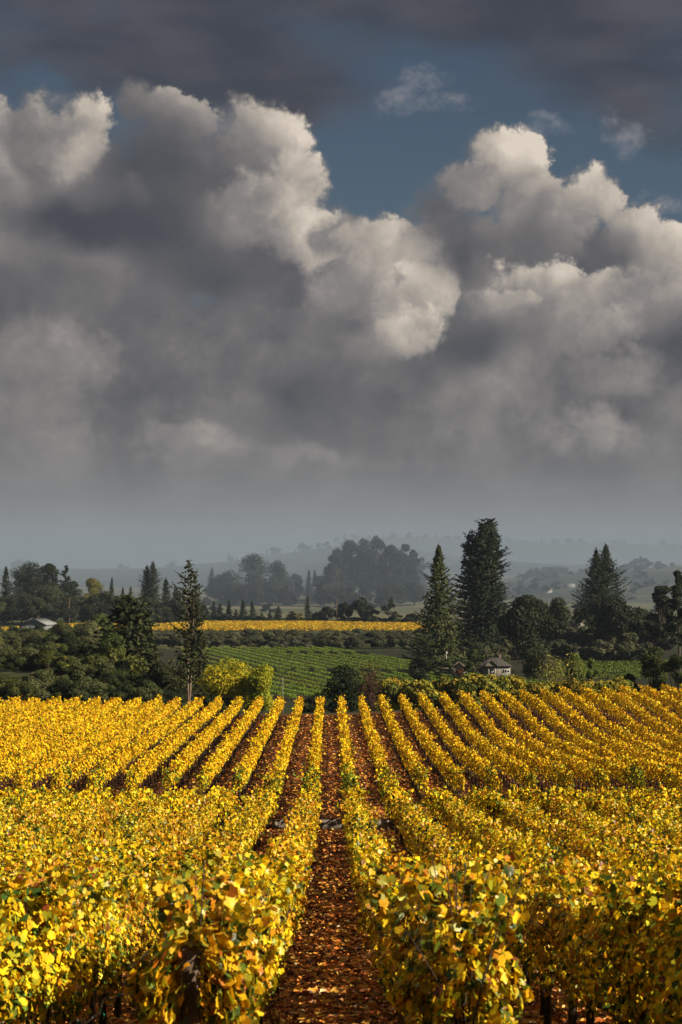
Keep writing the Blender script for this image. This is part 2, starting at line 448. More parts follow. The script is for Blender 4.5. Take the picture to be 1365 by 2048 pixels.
def gz(x, y):
    x = np.asarray(x, float); y = np.asarray(y, float)
    yc = np.clip(y, _pd[0], _pd[-1])
    i = np.clip(np.searchsorted(_pd, yc) - 1, 0, len(_pd) - 2)
    h = _pd[i + 1] - _pd[i]; t = (yc - _pd[i]) / h
    z = (2 * t**3 - 3 * t**2 + 1) * _pz[i] + (t**3 - 2 * t**2 + t) * h * _pm[i] + (-2 * t**3 + 3 * t**2) * _pz[i + 1] + (t**3 - t**2) * h * _pm[i + 1]
    # the far block swells up towards the right, with a shallow trough across its middle
    xr = np.clip(x, 0, 45)
    far = sstep(y, 118, 156) * (1 - sstep(y, 158, 230))
    z = z + 0.038 * xr * far
    mid = sstep(y, 84, 110) * (1 - sstep(y, 118, 145))
    z = z - 0.055 * np.clip(x, 0, 14) * mid
    # the left side of the valley stands higher behind the crest
    q = -x / np.maximum(y, 1)
    z = z + 6.5 * sstep(q, .085, .14) * sstep(y, 225, 285) * (1 - sstep(y, 560, 800))
    # rolling of the distance
    z = z + sstep(y, 1150, 2200) * (10 * np.sin(x / 310 + 0.7) + 6 * np.sin(x / 137 + y / 400))
    return z
def gz1(x, y): return float(gz(np.array([x]), np.array([y]))[0])

def ground_material():
    m, g = new_mat('ground_earth')
    pos = g.new('ShaderNodeNewGeometry').outputs['Position']
    x, y, z = g.sep(pos)
    n1, _ = g.noise(pos, 1.3, 6.0, 0.65)
    n2, _ = g.noise(pos, 14.0, 4.0, 0.6)
    soil = g.mix(g.step(n1, 0.35, 0.65), (0.050, 0.021, 0.010), (0.115, 0.050, 0.021))
    vo = g.new('ShaderNodeTexVoronoi', feature='F1'); g.put(vo.inputs['Vector'], g.vm('MULTIPLY', pos, (1, 1, 0.3))); vo.inputs['Scale'].default_value = 11.0
    vs, _, _ = g.sep(vo.outputs['Color'])
    lf = g.ramp(vs, [(0.0, (0.03, 0.012, 0.006)), (0.35, (0.10, 0.035, 0.012)), (0.6, (0.22, 0.085, 0.02)), (0.8, (0.36, 0.17, 0.04)), (1.0, (0.14, 0.05, 0.02))])
    keep = g.step(vo.outputs['Distance'], 0.42, 0.30)
    cov = g.mul(keep, g.step(n1, 0.30, 0.5))
    vine = g.mix(cov, soil, lf)
    # valley: grass, dry stubble, soil among the green vine rows darkened with painted shade
    n3, _ = g.noise(pos, 0.02, 6.0, 0.6)
    n4, _ = g.noise(pos, 0.35, 5.0, 0.65)
    grass = g.mix(g.step(n4, 0.3, 0.7), (0.012, 0.017, 0.006), (0.034, 0.044, 0.013))
    dry = g.mix(g.step(n4, 0.35, 0.65), (0.035, 0.040, 0.015), (0.105, 0.095, 0.040))
    valley = g.mix(g.step(n3, 0.52, 0.64), grass, dry)
    dark = g.mul(g.mul(g.step(y, 300.0, 340.0), g.step(y, 640.0, 625.0)), g.step(x, -75.0, -60.0))  # mask of the green vineyard, where row shade is put into the soil colour
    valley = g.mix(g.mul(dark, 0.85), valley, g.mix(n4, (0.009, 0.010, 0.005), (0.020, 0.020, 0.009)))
    # far fields in strips
    n5, _ = g.noise(g.vm('MULTIPLY', pos, (0.35, 1.0, 0)), 0.008, 3.0, 0.5)
    fld = g.ramp(n5, [(0.30, (0.05, 0.07, 0.035)), (0.45, (0.13, 0.13, 0.07)), (0.5, (0.05, 0.065, 0.03)), (0.58, (0.17, 0.15, 0.09)), (0.70, (0.06, 0.08, 0.035))])
    fld = g.mix(g.mul(n4, 0.5), fld, (0.05, 0.055, 0.03))
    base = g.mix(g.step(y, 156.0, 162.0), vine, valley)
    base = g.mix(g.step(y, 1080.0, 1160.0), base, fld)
    b = g.new('ShaderNodeBsdfPrincipled'); g.put(b.inputs['Base Color'], base)
    b.inputs['Roughness'].default_value = 0.9; b.inputs['Specular IOR Level'].default_value = 0.15
    bp = g.new('ShaderNodeBump'); bp.inputs['Strength'].default_value = 0.5; bp.inputs['Distance'].default_value = 0.05
    g.put(bp.inputs['Height'], g.add(n2, vo.outputs['Distance'])); g.l.new(bp.outputs[0], b.inputs['Normal'])
    finish(g, b.outputs[0])
    return m

def build_ground():
    ys = np.concatenate([np.linspace(-40, 0, 12), np.linspace(1, 76, 100), np.linspace(76.3, 81, 24), np.linspace(82, 240, 110), np.linspace(250, 1000, 60), np.linspace(1030, 5000, 60)])
    ts = np.linspace(-1, 1, 121); ts = np.sign(ts) * np.abs(ts) ** 1.4
    Y = np.repeat(ys[:, None], len(ts), 1); X = ts[None] * (70 + 0.62 * np.maximum(Y, 0))
    Z = gz(X, Y)
    nz = 0.03 * np.sin(X * 3.1 + Y * 1.7) * np.sin(Y * 2.3 - X) * (Y < 160)
    V = np.stack([X, Y, Z + nz], -1).reshape(-1, 3)
    nx = len(ts); i = np.arange(len(ys) - 1)[:, None] * nx; j = np.arange(nx - 1)[None]
    F = np.stack([i + j, i + j + 1, i + nx + j + 1, i + nx + j], -1).reshape(-1, 4)
    o = Geo().add(V, F).obj('ground', ground_material(), smooth=True)
    tag(o, 'sloping vineyard earth falling away to a wide valley floor', None, None, 'structure')
build_ground()

# ------------------------------------------------------------------ grapevines
def vine_palette(n, far=0.0, green=0.0):
    """leaf colours: autumn yellow, gold, amber, yellow-green, green, rust"""
    pal = np.array([(0.80, 0.53, 0.010), (0.84, 0.62, 0.022), (0.70, 0.34, 0.010), (0.46, 0.17, 0.010), (0.40, 0.39, 0.022), (0.115, 0.175, 0.018), (0.045, 0.085, 0.014), (0.20, 0.05, 0.014)])
    pn = np.array([.29, .19, .10, .03, .17, .12, .085, .02]); pf = np.array([.46, .14, .19, .06, .09, .03, .01, .02])
    p = pn * (1 - far) + pf * far
    p = p * (1 - green) + np.array([.05, .02, .02, .01, .25, .40, .25, 0]) * green
    k = rng.choice(len(pal), n, p=p / p.sum())
    c = pal[k] * rng.uniform(0.75, 1.12, (n, 1))
    c[:, 1] *= rng.uniform(0.88, 1.10, n)
    return np.clip(c, 0.004, 0.9)

def foliage_points(n, length, w, z0, z1, shoots=9, up=0.34, gaps=4, jit=.62):
    """points through a hedge-like canopy LENGTH along y, W wide, between Z0 and Z1, with shoots rising above"""
    na = int(n * 0.84)
    y = rng.uniform(-length / 2, length / 2, na * 3)
    h = rng.beta(1.5, 1.25, na * 3)
    ph = rng.uniform(0, 6.28, 4)
    half = w / 2 * (0.72 + 0.22 * np.sin(y * 4.2 + ph[0]) + 0.16 * np.sin(y * 9.0 + ph[1] + h * 4)) * np.clip(1.12 - 0.75 * np.abs(h - 0.5) ** 1.5 * 2, 0.3, 1.1)
    u = np.sign(rng.uniform(-1, 1, na * 3)) * rng.beta(2.2, 1.0, na * 3)
    top = z1 + 0.10 * np.sin(y * 5.1 + ph[2]); bot = z0 + 0.12 * np.sin(y * 3.3 + ph[3]) + 0.08 * np.sin(y * 11)
    z = bot + (top - bot) * h
    P = np.stack([u * half, y, z], 1)
    ok = np.ones(len(P), bool)
    for _ in range(gaps):
        c = np.array([rng.choice([-1, 1]) * w * .4, rng.uniform(-length / 2, length / 2), rng.uniform(z0, z1)])
        ok &= (((P - c) / np.array([.2, .16, .14])) ** 2).sum(1) > rng.uniform(.6, 1.2, len(P))
    q = rng.uniform(0, 6.28, 3); cl = np.sin(P[:, 1] * 8.5 + q[0]) * np.sin(P[:, 2] * 9.5 + q[1]) + .6 * np.sin(P[:, 1] * 17 + P[:, 2] * 13 + q[2])
    ok &= cl > rng.uniform(-1.0, .35, len(P))
    P = P[ok][:na]
    N = np.stack([np.sign(P[:, 0]) * 1.1, np.zeros(len(P)), 0.15 + 0.8 * (P[:, 2] - z0) / (z1 - z0)], 1) + rng.normal(0, jit, (len(P), 3))
    S = []
    for _ in range(shoots):
        y0 = rng.uniform(-length / 2, length / 2); x0 = rng.normal(0, w * .22); dr = rng.normal(0, .35, 2)
        k = max(1, (n - na) // shoots); t = rng.uniform(0, 1, k)
        S.append(np.stack([x0 + dr[0] * t * .5 + rng.normal(0, .04, k), y0 + dr[1] * t * .5 + rng.normal(0, .04, k), z1 - .08 + up * t * rng.uniform(.5, 1.2)], 1))
    S = np.concatenate(S)
    NS = rng.normal(0, 1, (len(S), 3)) + np.array([0, -.2, .5])
    return np.concatenate([P, S]), np.concatenate([N, NS])

CAN_Z0, CAN_Z1 = 0.72, 1.62
def vine_foliage(lod, far=0.0, green=0.0, z0=CAN_Z0, z1=CAN_Z1, length=1.62, w=0.78, dens=1.0, shoots=9, up=.36, size=None):
    n = int((2900, 1150, 300)[lod] * dens)
    P, N = foliage_points(n, length, w, z0, z1, shoots, up)
    C = vine_palette(len(P), far, green)
    hh = (P[:, 2] - z0) / (z1 - z0)
    # the leaves nearest the ground have stayed greener
    lowg = (rng.uniform(0, 1, len(P)) < np.clip(0.42 - 0.9 * hh, 0, 1) * (1 - far))
    if lowg.any(): C[lowg] = vine_palette(int(lowg.sum()), 0, 0.75)
    sz = rng.uniform(*(size or ((.040, .090), (.052, .102), (.14, .22))[lod]), len(P))
    along = rng.normal(0, .6, (len(P), 3)) + np.array([0, 0, -1.0])
    return Geo().leaves(P, N, sz, C, (LOBED, FOLDED, DIAMOND)[lod], along=along)

def vine_wood(seg=6, canes=9, z1=CAN_Z1):
    g = Geo()
    z = np.linspace(-.06, .78, 7)
    px = np.cumsum(rng.normal(0, .016, 7)); py = np.cumsum(rng.normal(0, .022, 7)); px -= px[-1]; py -= py[-1]
    g.tube(np.stack([px, py, z], 1), np.linspace(.052, .034, 7) * rng.uniform(.85, 1.25), seg)
    for sgn in (-1, 1):
        t = np.linspace(0, 1, 6)
        g.tube(np.stack([rng.normal(0, .008, 6), sgn * t * .74, .76 + .05 * np.sin(t * 3) + rng.normal(0, .01, 6)], 1), np.linspace(.03, .014, 6), seg)
    for _ in range(canes):
        t = np.linspace(0, 1, 6); y0 = rng.uniform(-.72, .72); L = rng.uniform(.6, 1.0) * (z1 - .55); dx = rng.normal(0, .22); dy = rng.normal(0, .2)
        g.tube(np.stack([dx * t**1.5, y0 + dy * t, .78 + L * t], 1), np.linspace(.0085, .003, 6), 4)
    # hanging tendril canes under the cordon
    for _ in range(3):
        t = np.linspace(0, 1, 5); y0 = rng.uniform(-.7, .7); s = rng.choice([-1, 1])
        g.tube(np.stack([s * (.05 + .25 * t), y0 + .15 * t * rng.normal(), .78 + .1 * t - .5 * t**2], 1), np.linspace(.007, .003, 5), 4)
    return g

def stake_geo():
    g = Geo(); g.box(-.011, .048, -.05, .011, .066, 1.18)
    return g

ORD = ['first', 'second', 'third', 'fourth', 'fifth', 'sixth', 'seventh', 'eighth', 'ninth', 'tenth', 'eleventh', 'twelfth', 'thirteenth', 'fourteenth', 'fifteenth', 'sixteenth']
def build_vines():
    wood_m = [vine_wood(7).mesh('trunk', M['bark'], True) for _ in range(6)]
    wood_f = [vine_wood(5, 5).mesh('trunk', M['bark'], True) for _ in range(4)]
    stake = stake_geo().mesh('stake', M['steel'])
    near = [vine_foliage(0).mesh('foliage', M['vine'], True) for _ in range(8)]
    midm = [vine_foliage(1, far=f).mesh('foliage', M['vine']) for f in (0, 0, .1, .15, .2, .25, .3, .3, .4, .4)]
    greenm = [vine_foliage(1, green=.8).mesh('foliage', M['vine']) for _ in range(2)]
    cand = []
    for n in range(-26, 27):
        xr = (n + 0.5) * ROW
        y = 12.0
        while y < CREST:
            half = 0.2030 * y
            xs = xr + 0.006 * y
            inside = (xr > -half - 0.25 - .006 * y) and (xr < half + 0.25 + .006 * y) and (y > 15.5 or abs(xr) < 1.2 * ROW)
            marg = abs(xr) < half + 5.0
            if marg and (not (77.7 < y < 85.0) or n in (-2, -1, 0, 1)): cand.append((y, n, xr, inside))
            y += 1.5
    cand.sort()
    ins = [c for c in cand if c[3]][:300]
    # the two end vines of the central pair of rows are built on their own, bushier
    used = set()
    for y, n, xr, _ in ins:
        used.add((n, y))
        side = 'left' if n < 0 else 'right'
        k = (-n - 1) if n < 0 else n
        z = gz1(xr, y)
        loc = (xr + rng.normal(0, .03), y + rng.normal(0, .06), z)
        if y < 12.5 and n in (-1, 0):
            lab = ('bushy orange and green end vine over the thick dark post, left of the leaf-strewn path' if n < 0
                   else 'bushy golden end vine crowding low over the right edge of the leaf-strewn path')
            o = empty('grapevine', loc, 0, lab, 'grapevine', 'grapevines on the near slope')
            fg = vine_foliage(0, .18, .16, z0=(1.02 if n < 0 else .66), z1=1.56, length=1.5, w=.82, dens=1.15, shoots=14, up=.42, size=(.046, .098))
            if n < 0:   # a low skirt on the path side
                P, N = foliage_points(110, 1.2, .3, .62, 1.0, 3, .1); P[:, 0] += .28; P[:, 1] += .3
                fg.leaves(P, N, rng.uniform(.07, .14, len(P)), vine_palette(len(P), .1, .35), LOBED)
            fg.obj('foliage', M['vine'], o, smooth=True)
            link('trunk', vine_wood(8, 14, 1.9).mesh('trunk', M['bark'], True), o)
            continue
        where = ('at the near end of' if y < 27 else 'halfway down' if y < 45 else 'towards the foot of')
        lab = f'yellow grapevine {where} the {ORD[min(k, 15)]} row {side} of the leafy path'
        o = empty('grapevine', loc, rng.choice([0, math.pi]) + rng.normal(0, .05), lab, 'grapevine', 'grapevines on the near slope')
        s = rng.uniform(.93, 1.07); o.scale = (s * rng.uniform(.92, 1.1), s, s * rng.uniform(.97, 1.05))
        if y < 26: me = near[rng.integers(len(near))]; wd = wood_m[rng.integers(len(wood_m))]
        else:
            me = greenm[rng.integers(2)] if rng.uniform() < .035 else midm[rng.integers(len(midm))]; wd = wood_f[rng.integers(len(wood_f))]
        link('foliage', me, o); link('trunk', wd, o); link('stake', stake, o)
    # ---- the rest: the foot of the slope, the whole far block, and what lies beside the frame
    G, T = Geo(), Geo()
    woods = [vine_wood(4, 2) for _ in range(3)]
    wv = [(np.concatenate(w.V), w.F) for w in woods]
    for y, n, xr, _ in cand:
        if (n, y) in used: continue
        z = gz1(xr, y)
        lod = 0 if y < 16 else 1 if y < 66 else 2
        farf = float(sstep(y, 62, 92))
        gr = 0.0
        if 75.5 < y < 90: gr = rng.uniform(.25, .95) if rng.uniform() < (.95 if 78 < y < 84 else .65) else 0.2
        dens = 0.55 if y > 115 else (.85 if y > 84 else 0.95)
        sc = 1.0 if y < 120 else 1.15
        P, N = foliage_points(int((2700, 640, 330)[lod] * dens), 1.6, .56 if y > 84 else .82, CAN_Z0 if y < 84 else .80, CAN_Z1 + rng.normal(0, .03), 7, .30, 3, .62 if y < 84 else .42)
        C = vine_palette(len(P), farf, gr)
        C *= rng.uniform(.86, 1.08)
        if farf < .5:
            hh = (P[:, 2] - CAN_Z0); lg = rng.uniform(0, 1, len(P)) < np.clip(.40 - .9 * hh, 0, 1)
            if lg.any(): C[lg] = vine_palette(int(lg.sum()), 0, .75)
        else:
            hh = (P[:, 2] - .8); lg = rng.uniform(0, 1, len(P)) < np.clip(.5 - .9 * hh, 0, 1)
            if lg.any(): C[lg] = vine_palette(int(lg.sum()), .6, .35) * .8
        sz = (rng.uniform(.11, .19, len(P)) * sc) if lod else rng.uniform(.042, .092, len(P))
        G.leaves(P + np.array([xr + rng.normal(0, .04), y, z]), N, sz, C, (LOBED, FOLDED, DIAMOND)[lod], along=rng.normal(0, .6, (len(P), 3)) + np.array([0, 0, -1.0]))
        V, F = wv[rng.integers(3)]
        nn = T.n
        T.add(V * np.array([1, rng.choice([-1, 1]), 1]) + np.array([xr, y, z]), [f for f in F])
    o = G.obj('grapevines', M['vine_far'])
    tag(o, 'massed golden and amber vine rows of the level far block up to its crest', 'grapevine', 'grapevines of the far block', 'stuff')
    w = T.obj('trunk', M['bark'], o); w["kind"] = 'stuff'
build_vines()

# ------------------------------------------------------------------ posts, boards, hose
def round_post(name, x, y, r, h, label, lean=0.0, mat='post', cat='post', group=None):
    z = gz1(x, y)
    o = empty(name, (x, y, z), 0, label, cat, group)
    g = Geo(); t = np.linspace(0, 1, 6)
    g.tube(np.stack([lean * t, np.zeros(6), -.1 + (h + .1) * t], 1), r * (1 - .08 * t) * (1 + rng.normal(0, .02, 6)), 10)
    g.obj('shaft', M[mat], o, smooth=True)
    c = Geo(); c.tube([(lean * 1.0, 0, h), (lean * 1.0, 0, h + .012)], [r * .93, r * .86], 10); c.obj('end_cap', M[mat], o)
    return o
def build_furniture():
    round_post('end_post', -ROW / 2 - .03, 11.55, .078, 1.45, 'thick dark wooden end post beneath the bushy end vine beside the path')
    round_post('trellis_post', ROW / 2 - .12, 19.3, .045, 1.5, 'slim tan wooden trellis post in the dark gap under the vines at the path edge')
    for sgn, nm in ((-1, 'left'), (1, 'right')):
        for k, y in enumerate((84.0, 104.0, 128.0)):
            pass
    # boards holding the earth across the foot of the slope, one per bay
    for x0, x1, lab in ((-2.62, -1.05, 'grey weathered board holding back earth in the bay left of the path'),
                        (-.80, .80, 'grey weathered board stepping across the middle of the leaf-strewn path'),
                        (1.05, 2.60, 'grey weathered board holding back earth in the bay right of the path')):
        z = gz1((x0 + x1) / 2, 76.45)
        o = empty('retaining_board', ((x0 + x1) / 2, 76.44, z), rng.normal(0, .01), lab, 'board', 'boards across the foot of the slope')
        L = (x1 - x0) / 2
        g = Geo(); n = 14; xs = np.linspace(-L, L, n); top = .43 + .012 * np.sin(xs * 3) + rng.normal(0, .006, n)
        V = []; 
        for yy in (-.03, .03):
            for zz in (0, 1):
                V += [(xx, yy, (tz if zz else -.25)) for xx, tz in zip(xs, top)]
        i = np.arange(n - 1)
        q = lambda a, b: np.stack([a * n + i, a * n + i + 1, b * n + i + 1, b * n + i], 1)
        g.add(V, [q(0, 1), q(3, 2), q(1, 3), q(2, 0), np.array([[0, n, 3 * n, 2 * n], [n - 1, 3 * n - 1, 4 * n - 1, 2 * n - 1]])])
        g.obj('plank', M['board'], o)
        for sx in (-1, 1):
            p = Geo(); p.box(sx * (L - .12) - .03, -.085, -.3, sx * (L - .12) + .03, -.034, .48); p.obj('stake', M['post'], o)
    # drip hose tied along the second row on the left
    xr = -1.5 * ROW + .10
    ys = np.arange(14.5, 34.0, .25)
    h = .40 + .05 * np.sin(ys * 1.9) + .03 * np.sin(ys * 5.3 + 1)
    pts = np.stack([np.full(len(ys), xr) + .03 * np.sin(ys * 2.7), ys, gz(np.full(len(ys), xr), ys) + h], 1)
    o = empty('drip_hose', tuple(pts[0]), 0, 'grey drip hose tied with green tape along the vine trunks left of the path', 'hose')
    Geo().tube(pts - pts[0], .013, 7).obj('pipe', M['hose'], o, smooth=True)
    for y in np.arange(15.2, 33, 1.5):
        k = int(np.argmin(np.abs(ys - y))); p = pts[k] - pts[0]
        g = Geo(); g.tube([p + np.array([0, -.03, 0]), p + np.array([0, .03, .004])], .024, 8)
        g.leaves(np.array([p + np.array([.03, 0, -.05])]), np.array([[1.0, .1, 0]]), .10, np.array([[.02, .3, .17]]), DIAMOND, along=np.array([[0, .2, -1.0]]))
        g.obj('tie', M['tie'], o)
    # fallen leaves over the paths
    N = 170000
    y = 14 + (156 - 14) * rng.uniform(0, 1, N) ** 1.9
    x = rng.uniform(-1, 1, N) * (0.205 * y + 1.0)
    keep = (np.abs(x) < 1.5 * ROW + .04 * y) | (rng.uniform(0, 1, N) < .22)
    x, y = x[keep], y[keep]
    # thicker in the middle of each alley
    P = np.stack([x, y, gz(x, y) + .02 + np.abs(rng.normal(0, .012, len(x)))], 1)
    pal = np.array([(.56, .20, .03), (.70, .36, .05), (.36, .10, .02), (.72, .46, .09), (.16, .055, .016), (.54, .16, .02), (.62, .48, .24), (.08, .03, .012)])
    C = pal[rng.choice(8, len(P), p=[.22, .16, .18, .07, .17, .06, .03, .11])] * rng.uniform(.7, 1.45, (len(P), 1))
    Nn = rng.normal(0, .34, (len(P), 3)) + np.array([0, 0, 1.0])
    g = Geo(); g.leaves(P, Nn, rng.uniform(.08, .15, len(P)) * (1 + .004 * y), C, FOLDED)
    tag(g.obj('fallen_leaves', M['litter']), 'brown and gold fallen vine leaves covering the alleys', 'leaf litter', None, 'stuff')
build_furniture()

# ------------------------------------------------------------------ trees
def tone(base, n, lo=.65, hi=1.25, hue=.10):
    c = np.tile(np.asarray(base, float), (n, 1)) * rng.uniform(lo, hi, (n, 1))
    c[:, 0] *= rng.uniform(1 - hue, 1 + hue * 1.5, n)
    return c

def conifer(H, W, col, whorls=None, clear=.06, droop=.35, up=.30, prof=.85, per=6, lead=1, card=.75, dens=1.0, ragged=.35, shapep=None, leaders=None, gap=None, fill=2.0, thick=.016):
    """spire of drooping branches whose tips turn up; LEAD>1 gives several leaders"""
    crown, wood = Geo(), Geo()
    if H > 20 and not whorls: card, dens = card * .78, dens * 1.1
    for k in range(len(leaders) if leaders else lead):
        wf = 1.0
        if leaders: ox, oy, hh, wf = leaders[k][0] * W, leaders[k][1] * W, H * leaders[k][2], leaders[k][3]
        elif lead == 1: ox, oy, hh = 0.0, 0.0, H
        else:
            a = k * 2 * math.pi / lead + .4; ox, oy = W * .13 * math.cos(a), W * .13 * math.sin(a); hh = H * (1 - .06 * k - .02 * rng.uniform())
        t = np.linspace(0, 1, 7)
        wood.tube(np.stack([ox * t**.6, oy * t**.6, hh * t], 1), H * thick * (1 - t * .93) + .03, 6)
        sk = rng.uniform(0, 6.28)
        nw = whorls or int(hh / (gap or (.5 if H < 25 else .62)))
        P, A, N, S = [], [], [], []
        for i in range(nw):
            tt = clear + (1 - clear) * (i + rng.uniform(0, .8)) / nw
            z = hh * tt
            base = (shapep(tt) if shapep else (1 - tt) ** prof) * W / 2 * wf
            for b in range(per if tt < .9 else 4):
                az = rng.uniform(0, 2 * math.pi)
                L = max(base * rng.uniform(1 - ragged * .6, 1.22), .4) * (rng.uniform(1.0, 1.22) if rng.uniform() < .12 else 1)
                L *= 1 + .22 * math.sin(az + sk + z * .35)
                if rng.uniform() < .06: continue
                m = max(4, int(L / card * 4.6 * dens))
                s = np.sort(rng.uniform(.12, 1, m))
                lift = .12 + .5 * tt
                r = L * s; zz = z + L * (lift * .5 * s - droop * s * (1 - tt * .7) + up * s * s)
                lat = rng.normal(0, .10, m) * L * (.4 + .6 * s) * .7
                ca, sa = math.cos(az), math.sin(az)
                P.append(np.stack([ox + ca * r - sa * lat, oy + sa * r + ca * lat, zz + rng.normal(0, .05, m) * card], 1))
                A.append(np.tile([[ca, sa, .15]], (m, 1)) + rng.normal(0, .35, (m, 3)))
                N.append(np.tile([[0, 0, .9]], (m, 1)) + rng.normal(0, .55, (m, 3)) + np.array([ca, sa, 0]) * .35)
                S.append(card * (1.25 - .55 * s) * rng.uniform(.7, 1.25, m))
                if H > 12 and rng.uniform() < .35:
                    q = np.linspace(0, .8, 4)
                    wood.tube(np.stack([ox + ca * L * q, oy + sa * L * q, z + L * (lift * .5 * q - droop * q * (1 - tt * .7) + up * q * q)], 1), np.linspace(.06, .02, 4), 3, cap=False)
        # inner mass of twigs and needles
        m = int(hh * W * wf * fill * dens); tt = clear + (1 - clear) * rng.uniform(0, .97, m); az = rng.uniform(0, 6.283, m)
        rr = np.array([(shapep(q) if shapep else (1 - q) ** prof) for q in tt]) * W / 2 * wf * np.sqrt(rng.uniform(.05, .62, m))
        Q = np.stack([ox + rr * np.cos(az), oy + rr * np.sin(az), hh * tt - .12 * rr], 1)
        P.append(Q); A.append(np.stack([np.cos(az), np.sin(az), -.1 + 0 * az], 1)); N.append(np.stack([np.cos(az) * .5, np.sin(az) * .5, .7 + 0 * az], 1) + rng.normal(0, .5, (m, 3))); S.append(card * 1.2 * rng.uniform(.7, 1.3, m))
        P = np.concatenate(P)
        crown.leaves(P, np.concatenate(N), np.concatenate(S), tone(col, len(P)), SPRAY, along=np.concatenate(A))
    return crown, wood

def broadleaf(H, W, col, lobes=14, card=.6, n=2600, trunk=.25, flat=.75, col2=None, gap=.25, droopy=0.0, seed_top=None, openness=0.0, low=.12):
    """rounded crown of many uneven leafy lobes on a forked trunk"""
    crown, wood = Geo(), Geo()
    z0 = H * low
    if H > 4: card, n = card * .70, int(n * 1.9)
    cz = (H + z0) / 2
    L = []
    for i in range(lobes):
        th = rng.uniform(0, 2 * math.pi); v = rng.uniform(-.85, 1.0); rr = math.sqrt(max(0, 1 - v * v)) * rng.uniform(.45, 1.0)
        r = rng.uniform(.22, .40) * min(W, H) * .62
        c = np.array([math.cos(th) * rr * (W / 2 - r * .7), math.sin(th) * rr * (W / 2 - r * .7), cz + v * ((H - z0) / 2 - r * .75)])
        L.append((c, r, rng.uniform(.72, 1.25)))
    L.append((np.array([rng.normal(0, W * .06), 0, H - .22 * min(W, H) * .6]), .24 * min(W, H) * .7, 1.1))
    tot = sum(r * r for _, r, _ in L)
    P, N, C = [], [], []
    for c, r, k in L:
        m = max(12, int(1.8 * n * r * r / tot))
        d = rng.normal(size=(m, 3)); d /= np.linalg.norm(d, axis=1)[:, None]
        rad = r * (1 - np.abs(rng.normal(0, .20, m))) * (1 + .16 * np.sin(d[:, 0] * 7 + k * 9) * np.sin(d[:, 2] * 6 + k * 5))
        p = c + d * rad[:, None] * np.array([1.08, 1.08, flat])
        if droopy: p[:, 2] -= droopy * np.abs(rng.normal(0, 1, m)) * r
        ok = p[:, 2] > z0 * .5
        P.append(p[ok]); N.append((d + rng.normal(0, .6, (m, 3)) + np.array([0, 0, .25]))[ok])
        cc = tone(col if col2 is None or rng.uniform() < .6 else col2, m) * k
        C.append(cc[ok])
    P = np.concatenate(P); N = np.concatenate(N); C = np.concatenate(C)
    crown.leaves(P, N, card * rng.uniform(.55, 1.3, len(P)), C, FOLDED if card > .5 else DIAMOND)
    tr = max(.08, H * .022)
    t = np.linspace(0, 1, 5); fork = H * max(trunk, .1)
    lean = rng.normal(0, .03, 2) * H
    wood.tube(np.stack([lean[0] * t, lean[1] * t, fork * t], 1), tr * (1.25 - .4 * t), 7)
    for c, r, _ in L:
        q = np.linspace(0, 1, 5)[:, None]
        b = np.array([lean[0], lean[1], fork * .92]); mid = (b + c) / 2 + rng.normal(0, .05, 3) * H; 
        pt = b * (1 - q) ** 2 + 2 * mid * q * (1 - q) + c * q * q
        wood.tube(pt, np.linspace(tr * .55, tr * .12, 5), 4, cap=False)
    return crown, wood

def pine(H, W, col, bare=.4, pads=26, card=.8, n=2200, wobble=.02):
    """tall pine: long bare stem, tufted pads on short up-turned limbs"""
    crown, wood = Geo(), Geo()
    t = np.linspace(0, 1, 9)
    sx = np.cumsum(rng.normal(0, wobble, 9)) * H * .1; sx -= sx[0]
    wood.tube(np.stack([sx, np.zeros(9), H * t], 1), H * .012 * (1.1 - t) + .05, 7)
    P, N, S = [], [], []
    for i in range(pads):
        tt = bare + (1 - bare) * (i + rng.uniform(0, 1)) / pads
        az = rng.uniform(0, 2 * math.pi); env = (1 - (tt - bare) / (1 - bare) * .82) * (.6 + .4 * min(1, (tt - bare) / .18))
        L = W / 2 * env * rng.uniform(.45, 1.1)
        b = np.array([np.interp(tt, t, sx), 0, H * tt]); e = b + np.array([math.cos(az) * L, math.sin(az) * L, L * rng.uniform(.05, .55)])
        q = np.linspace(0, 1, 4)[:, None]
        wood.tube(b + (e - b) * q + np.array([0, 0, -.12 * L]) * q * (1 - q) * 4, np.linspace(.09, .03, 4), 4, cap=False)
        m = n // pads; s = rng.uniform(.3, 1.05, m)[:, None]
        P.append(b + (e - b) * s + rng.normal(0, 1, (m, 3)) * np.array([.45, .45, .34]) * max(.7, L * .34))
        N.append(rng.normal(0, .6, (m, 3)) + np.array([math.cos(az) * .4, math.sin(az) * .4, .7])); S.append(card * rng.uniform(.6, 1.2, m))
    P = np.concatenate(P)
    crown.leaves(P, np.concatenate(N), np.concatenate(S), tone(col, len(P)), SPRAY)
    return crown, wood

